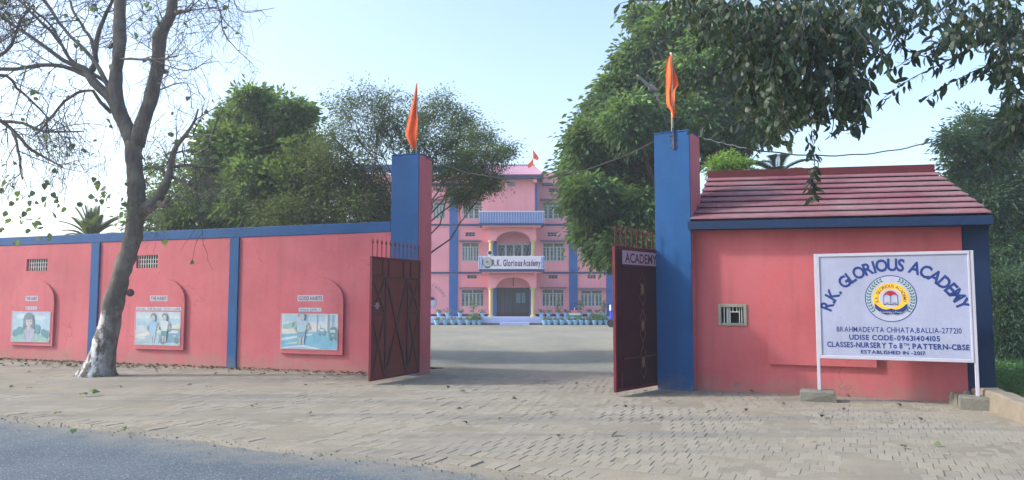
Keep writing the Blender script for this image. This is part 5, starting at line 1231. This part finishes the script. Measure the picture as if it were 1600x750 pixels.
ob.build('twigs', M['twig'], ot)['kind'] = 'stuff'
# ------------------------------------------------------------------ pots, flag pedestal, scooter
rr = random.Random(31)
potm = surf('pale_blue_pot', (.24, .50, .74), .7, .1, 4, 0); soil = surf('pot_soil', (.06, .045, .03), .95)
def pot_plant(px, py, Y, r_, label, kind, lf):
    b0 = at(px, py, Y); z = FZ if Y > 49.45 else (.09 if Y > 49.3 else 0); t = tag(empty('potted_plant', (b0.x, Y, z)), label, 'potted plant', 'potted plants along the school platform')
    MB().lathe((0,0,0), [(r_*.6, 0), (r_*.92, r_*1.3), (r_*1.05, r_*1.32), (r_*1.05, r_*1.6), (r_*.88, r_*1.6), (r_*.86, r_*1.5)], 12).build('pot', potm, t)
    n = dict(small=40, bush=220, tall=120, spiky=40)[kind]; rng = np.random.default_rng(int(px)); h = dict(small=.22, bush=.42, tall=.85, spiky=.35)[kind]; sp_ = dict(small=.10, bush=.20, tall=.12, spiky=.22)[kind]
    C = np.stack([rng.normal(size=n)*sp_, rng.normal(size=n)*sp_, r_*1.5+h*rng.random(n)], 1); A = unit(np.stack([C[:, 0], C[:, 1], np.full(n, .12)], 1)+rng.normal(size=(n, 3))*.3)
    V, F = leaf_quads(C, A, .10+.10*rng.random(n), .4, rng=rng); o_ = link_mesh('foliage', np_mesh('foliage', V, F, np.repeat(rng.random(n), 4)), lf, t); o_['kind'] = 'stuff'
    MB().tube([(0,0,r_*1.2), (0,0,r_*1.5+h*.8)], .015, 5).build('stem', M['twig'], t)
ordn = ['first', 'second', 'third', 'fourth', 'fifth', 'sixth', 'seventh', 'eighth', 'ninth', 'tenth', 'eleventh', 'twelfth']
fr_l = [682.5, 695.5, 707.5, 718.5, 731, 741, 749]; fr_r = [851, 858, 868, 878, 890, 899, 908, 917, 929, 938, 948]
kinds = {695.5: 'spiky', 741: 'bush', 868: 'small', 929: 'bush', 938: 'bush', 731: 'small'}
for i, px in enumerate(fr_l): pot_plant(px, 500, 49.12, .185, 'front row pot, %s from the left, left of the school door' % ordn[i], kinds.get(px, 'small'), M['leafF'] if px in (695.5,) else M['leafB'])
for i, px in enumerate(fr_r): pot_plant(px, 500, 49.12, .185, 'front row pot, %s from the left, right of the school door' % ordn[i], kinds.get(px, 'small'), M['leafB'])
for i, px in enumerate([686, 699, 719, 739, 754]): pot_plant(px, 492, 49.9, .165, 'platform pot, %s from the left, left of the school door' % ordn[i], ['small', 'spiky', 'small', 'tall', 'small'][i], M['leafB'])
for i, px in enumerate([846, 857, 872, 884, 907, 921, 934, 944]): pot_plant(px, 492, 49.9, .165, 'platform pot, %s from the left, right of the school door' % ordn[i], ['small', 'small', 'tall', 'small', 'tall', 'small', 'small', 'tall'][i], M['leafB'])
pt = tag(empty('tricolour_pedestal', (sx(895), 49.75, FZ-.001)), 'stepped saffron, white and green flag pedestal between the pots at the blue pilaster', 'pedestal')
MB().bbox(-.46, .46, -.28, .28, 0, .11, .01).build('green_tier', flat('tier_green', (.05, .30, .14)), pt); MB().bbox(-.36, .36, -.22, .22, .111, .25, .01).build('white_tier', scw, pt); MB().bbox(-.22, .22, -.16, .16, .251, .42, .01).build('saffron_tier', flat('tier_saffron', (.65, .20, .12)), pt)
MB().tube([(0,0,.42), (0,0,.62)], .025, 6).build('pole_stub', scw, pt)
sb = at(955, 505, 44.5); sc_ = tag(empty('scooter', (sb.x+.55, 44.5, 0), 0), 'bright blue scooter standing in the courtyard, mostly hidden by the maroon gate leaf', 'scooter'); blu = surf('bright_blue_body', (.02, .06, .65), .35, .05, 3, 0)
for x in (-.55, .55):
    w_ = MB(); w_.tube([(x, -.05, .24), (x, .05, .24)], .24, 18); w_.build('wheel', M['cable'], sc_)
mb = MB(); mb.prism([(-.62, .42), (-.45, .44), (-.35, .22), (.12, .22), (.2, .45), (.75, .5), (.72, .78), (.1, .80), (-.1, .45), (-.28, .42), (-.42, 1.02), (-.55, 1.02)], -.16, .16); mb.build('body', blu, sc_)
MB().bbox(.0, .75, -.14, .14, .802, .90, .03).build('seat', M['cable'], sc_); MB().tube([(-.42, -.32, 1.1), (-.48, 0, 1.04), (-.42, .32, 1.1)], .025, 6).build('handlebar', M['steel'], sc_)
MB().bbox(-.62, -.56, -.18, .18, .95, 1.3, .02).build('wind_screen', scw, sc_)
# ------------------------------------------------------------------ fallen leaves
rng = np.random.default_rng(33); n = 1250; u_ = rng.uniform(0, 14, n)**1.0; C = []
for i in range(n):
    if i < 330: u = rng.uniform(-1, 12); v = -abs(rng.normal())*.22-.03
    elif i < 520: u = rng.normal()*1.1+3.9; v = -abs(rng.normal())*.6-.1
    elif i < 700: u = rng.uniform(-2, 12); v = -abs(rng.normal())*.7-.05
    elif i < 780: u = rng.uniform(0, 22); v = -rng.uniform(0, 6)
    else: break
    q = onW(u, v)
    if v < 0: C.append((q.x, q.y, .022))
C = np.array([c for c in C if uv(c)[1] > road_v(uv(c)[0])-.3 and uv(c)[1] < wall_v(uv(c)[0])]); n = len(C)
def ground_leaves(C, S, rng):
    n = len(C); an = rng.random(n)*6.28; A = np.stack([np.cos(an), np.sin(an), rng.normal(size=n)*.25], 1); A = unit(A); up = np.stack([rng.normal(size=n)*.3, rng.normal(size=n)*.3, np.ones(n)], 1); side = unit(np.cross(A, up)); nr = np.cross(side, A)
    prof = [(-.5, 0), (-.3, .38), (.05, .45), (.5, 0), (.05, -.45), (-.3, -.38)]
    V = np.stack([C+A*(a*S)[:, None]+side*(b_*.75*S)[:, None]+np.abs(nr)*(abs(b_)*.5*S)[:, None] for a, b_ in prof], 1).reshape(-1, 3); b0 = np.arange(n)[:, None]*6
    return V, np.concatenate([b0+np.array(q) for q in ([0,1,5], [1,4,5], [1,2,4], [2,3,4])], 0)
V, F = ground_leaves(C, .05+.07*rng.random(n), rng); tt = np.repeat(rng.random(n), 6)
lm = leafmat('dead_leaf', (.035, .025, .02), (.10, .075, .045), (.10, .15, .05), trans=.05); tag(link_mesh('fallen_leaves', np_mesh('fallen_leaves', V, F, tt), lm), 'scattered dry fallen leaves on the paving along the foot of the boundary wall', 'leaf litter', kind='stuff')
def gleaf(px, py, s, label, k, nm='fallen_leaf'):
    rg = np.random.default_rng(int(px)); b0 = gnd(px, py, .02); C = np.array([[rg.normal()*s*.4, rg.normal()*s*.4, .012+j*.012] for j in range(k)]); V, F = ground_leaves(C, np.full(k, s), rg)
    o_ = link_mesh(nm, np_mesh(nm, V, F, np.repeat(rg.random(k)*.9, 6)), M['leafG']); o_.location = b0; tag(o_, label, 'leaf', 'green leaves dropped on the paving')
gleaf(136, 617, .17, 'green leaf pair lying on the paving in front of the bare tree', 3); gleaf(188, 674, .09, 'small green leaf at the road edge below the bare tree', 2); gleaf(393, 636, .08, 'small green leaf on the paving below the middle blue pilaster', 2); gleaf(85, 647, .12, 'long pale green leaf on the paving at the far left', 1); gleaf(102, 679, .12, 'thin dark leaf lying on the asphalt', 1); gleaf(326, 606, .07, 'tiny yellow green leaf on the paving between the two relief panels', 2)

# ------------------------------------------------------------------ grit along the road edge
rg = np.random.default_rng(91); n = 2600; u = rg.uniform(-20, 9, n); off = -abs(rg.normal(size=n))*.22+.12; V = []; F = []
tet = np.array([(1,0,-.3), (-.5,.9,-.3), (-.5,-.9,-.3), (0,0,.8)]); ft = [(0,1,2), (0,3,1), (1,3,2), (2,3,0)]
for i in range(n):
    q = C0+U*u[i]+V_*(road_v(u[i])+off[i]); k = .006+.014*rg.random()**2; a_ = rg.random()*6.28; ca, sa = math.cos(a_), math.sin(a_); b0 = len(V)
    V += [(q.x+k*(t[0]*ca-t[1]*sa), q.y+k*(t[0]*sa+t[1]*ca), -.016+k*.3+k*t[2]) for t in tet]; F += [tuple(b0+j for j in f) for f in ft]
tag(link_mesh('gravel', np_mesh('gravel', np.array(V), np.array(F)), M['concrete']), 'loose grit and small stones scattered along the edge of the asphalt road', 'gravel', kind='stuff')
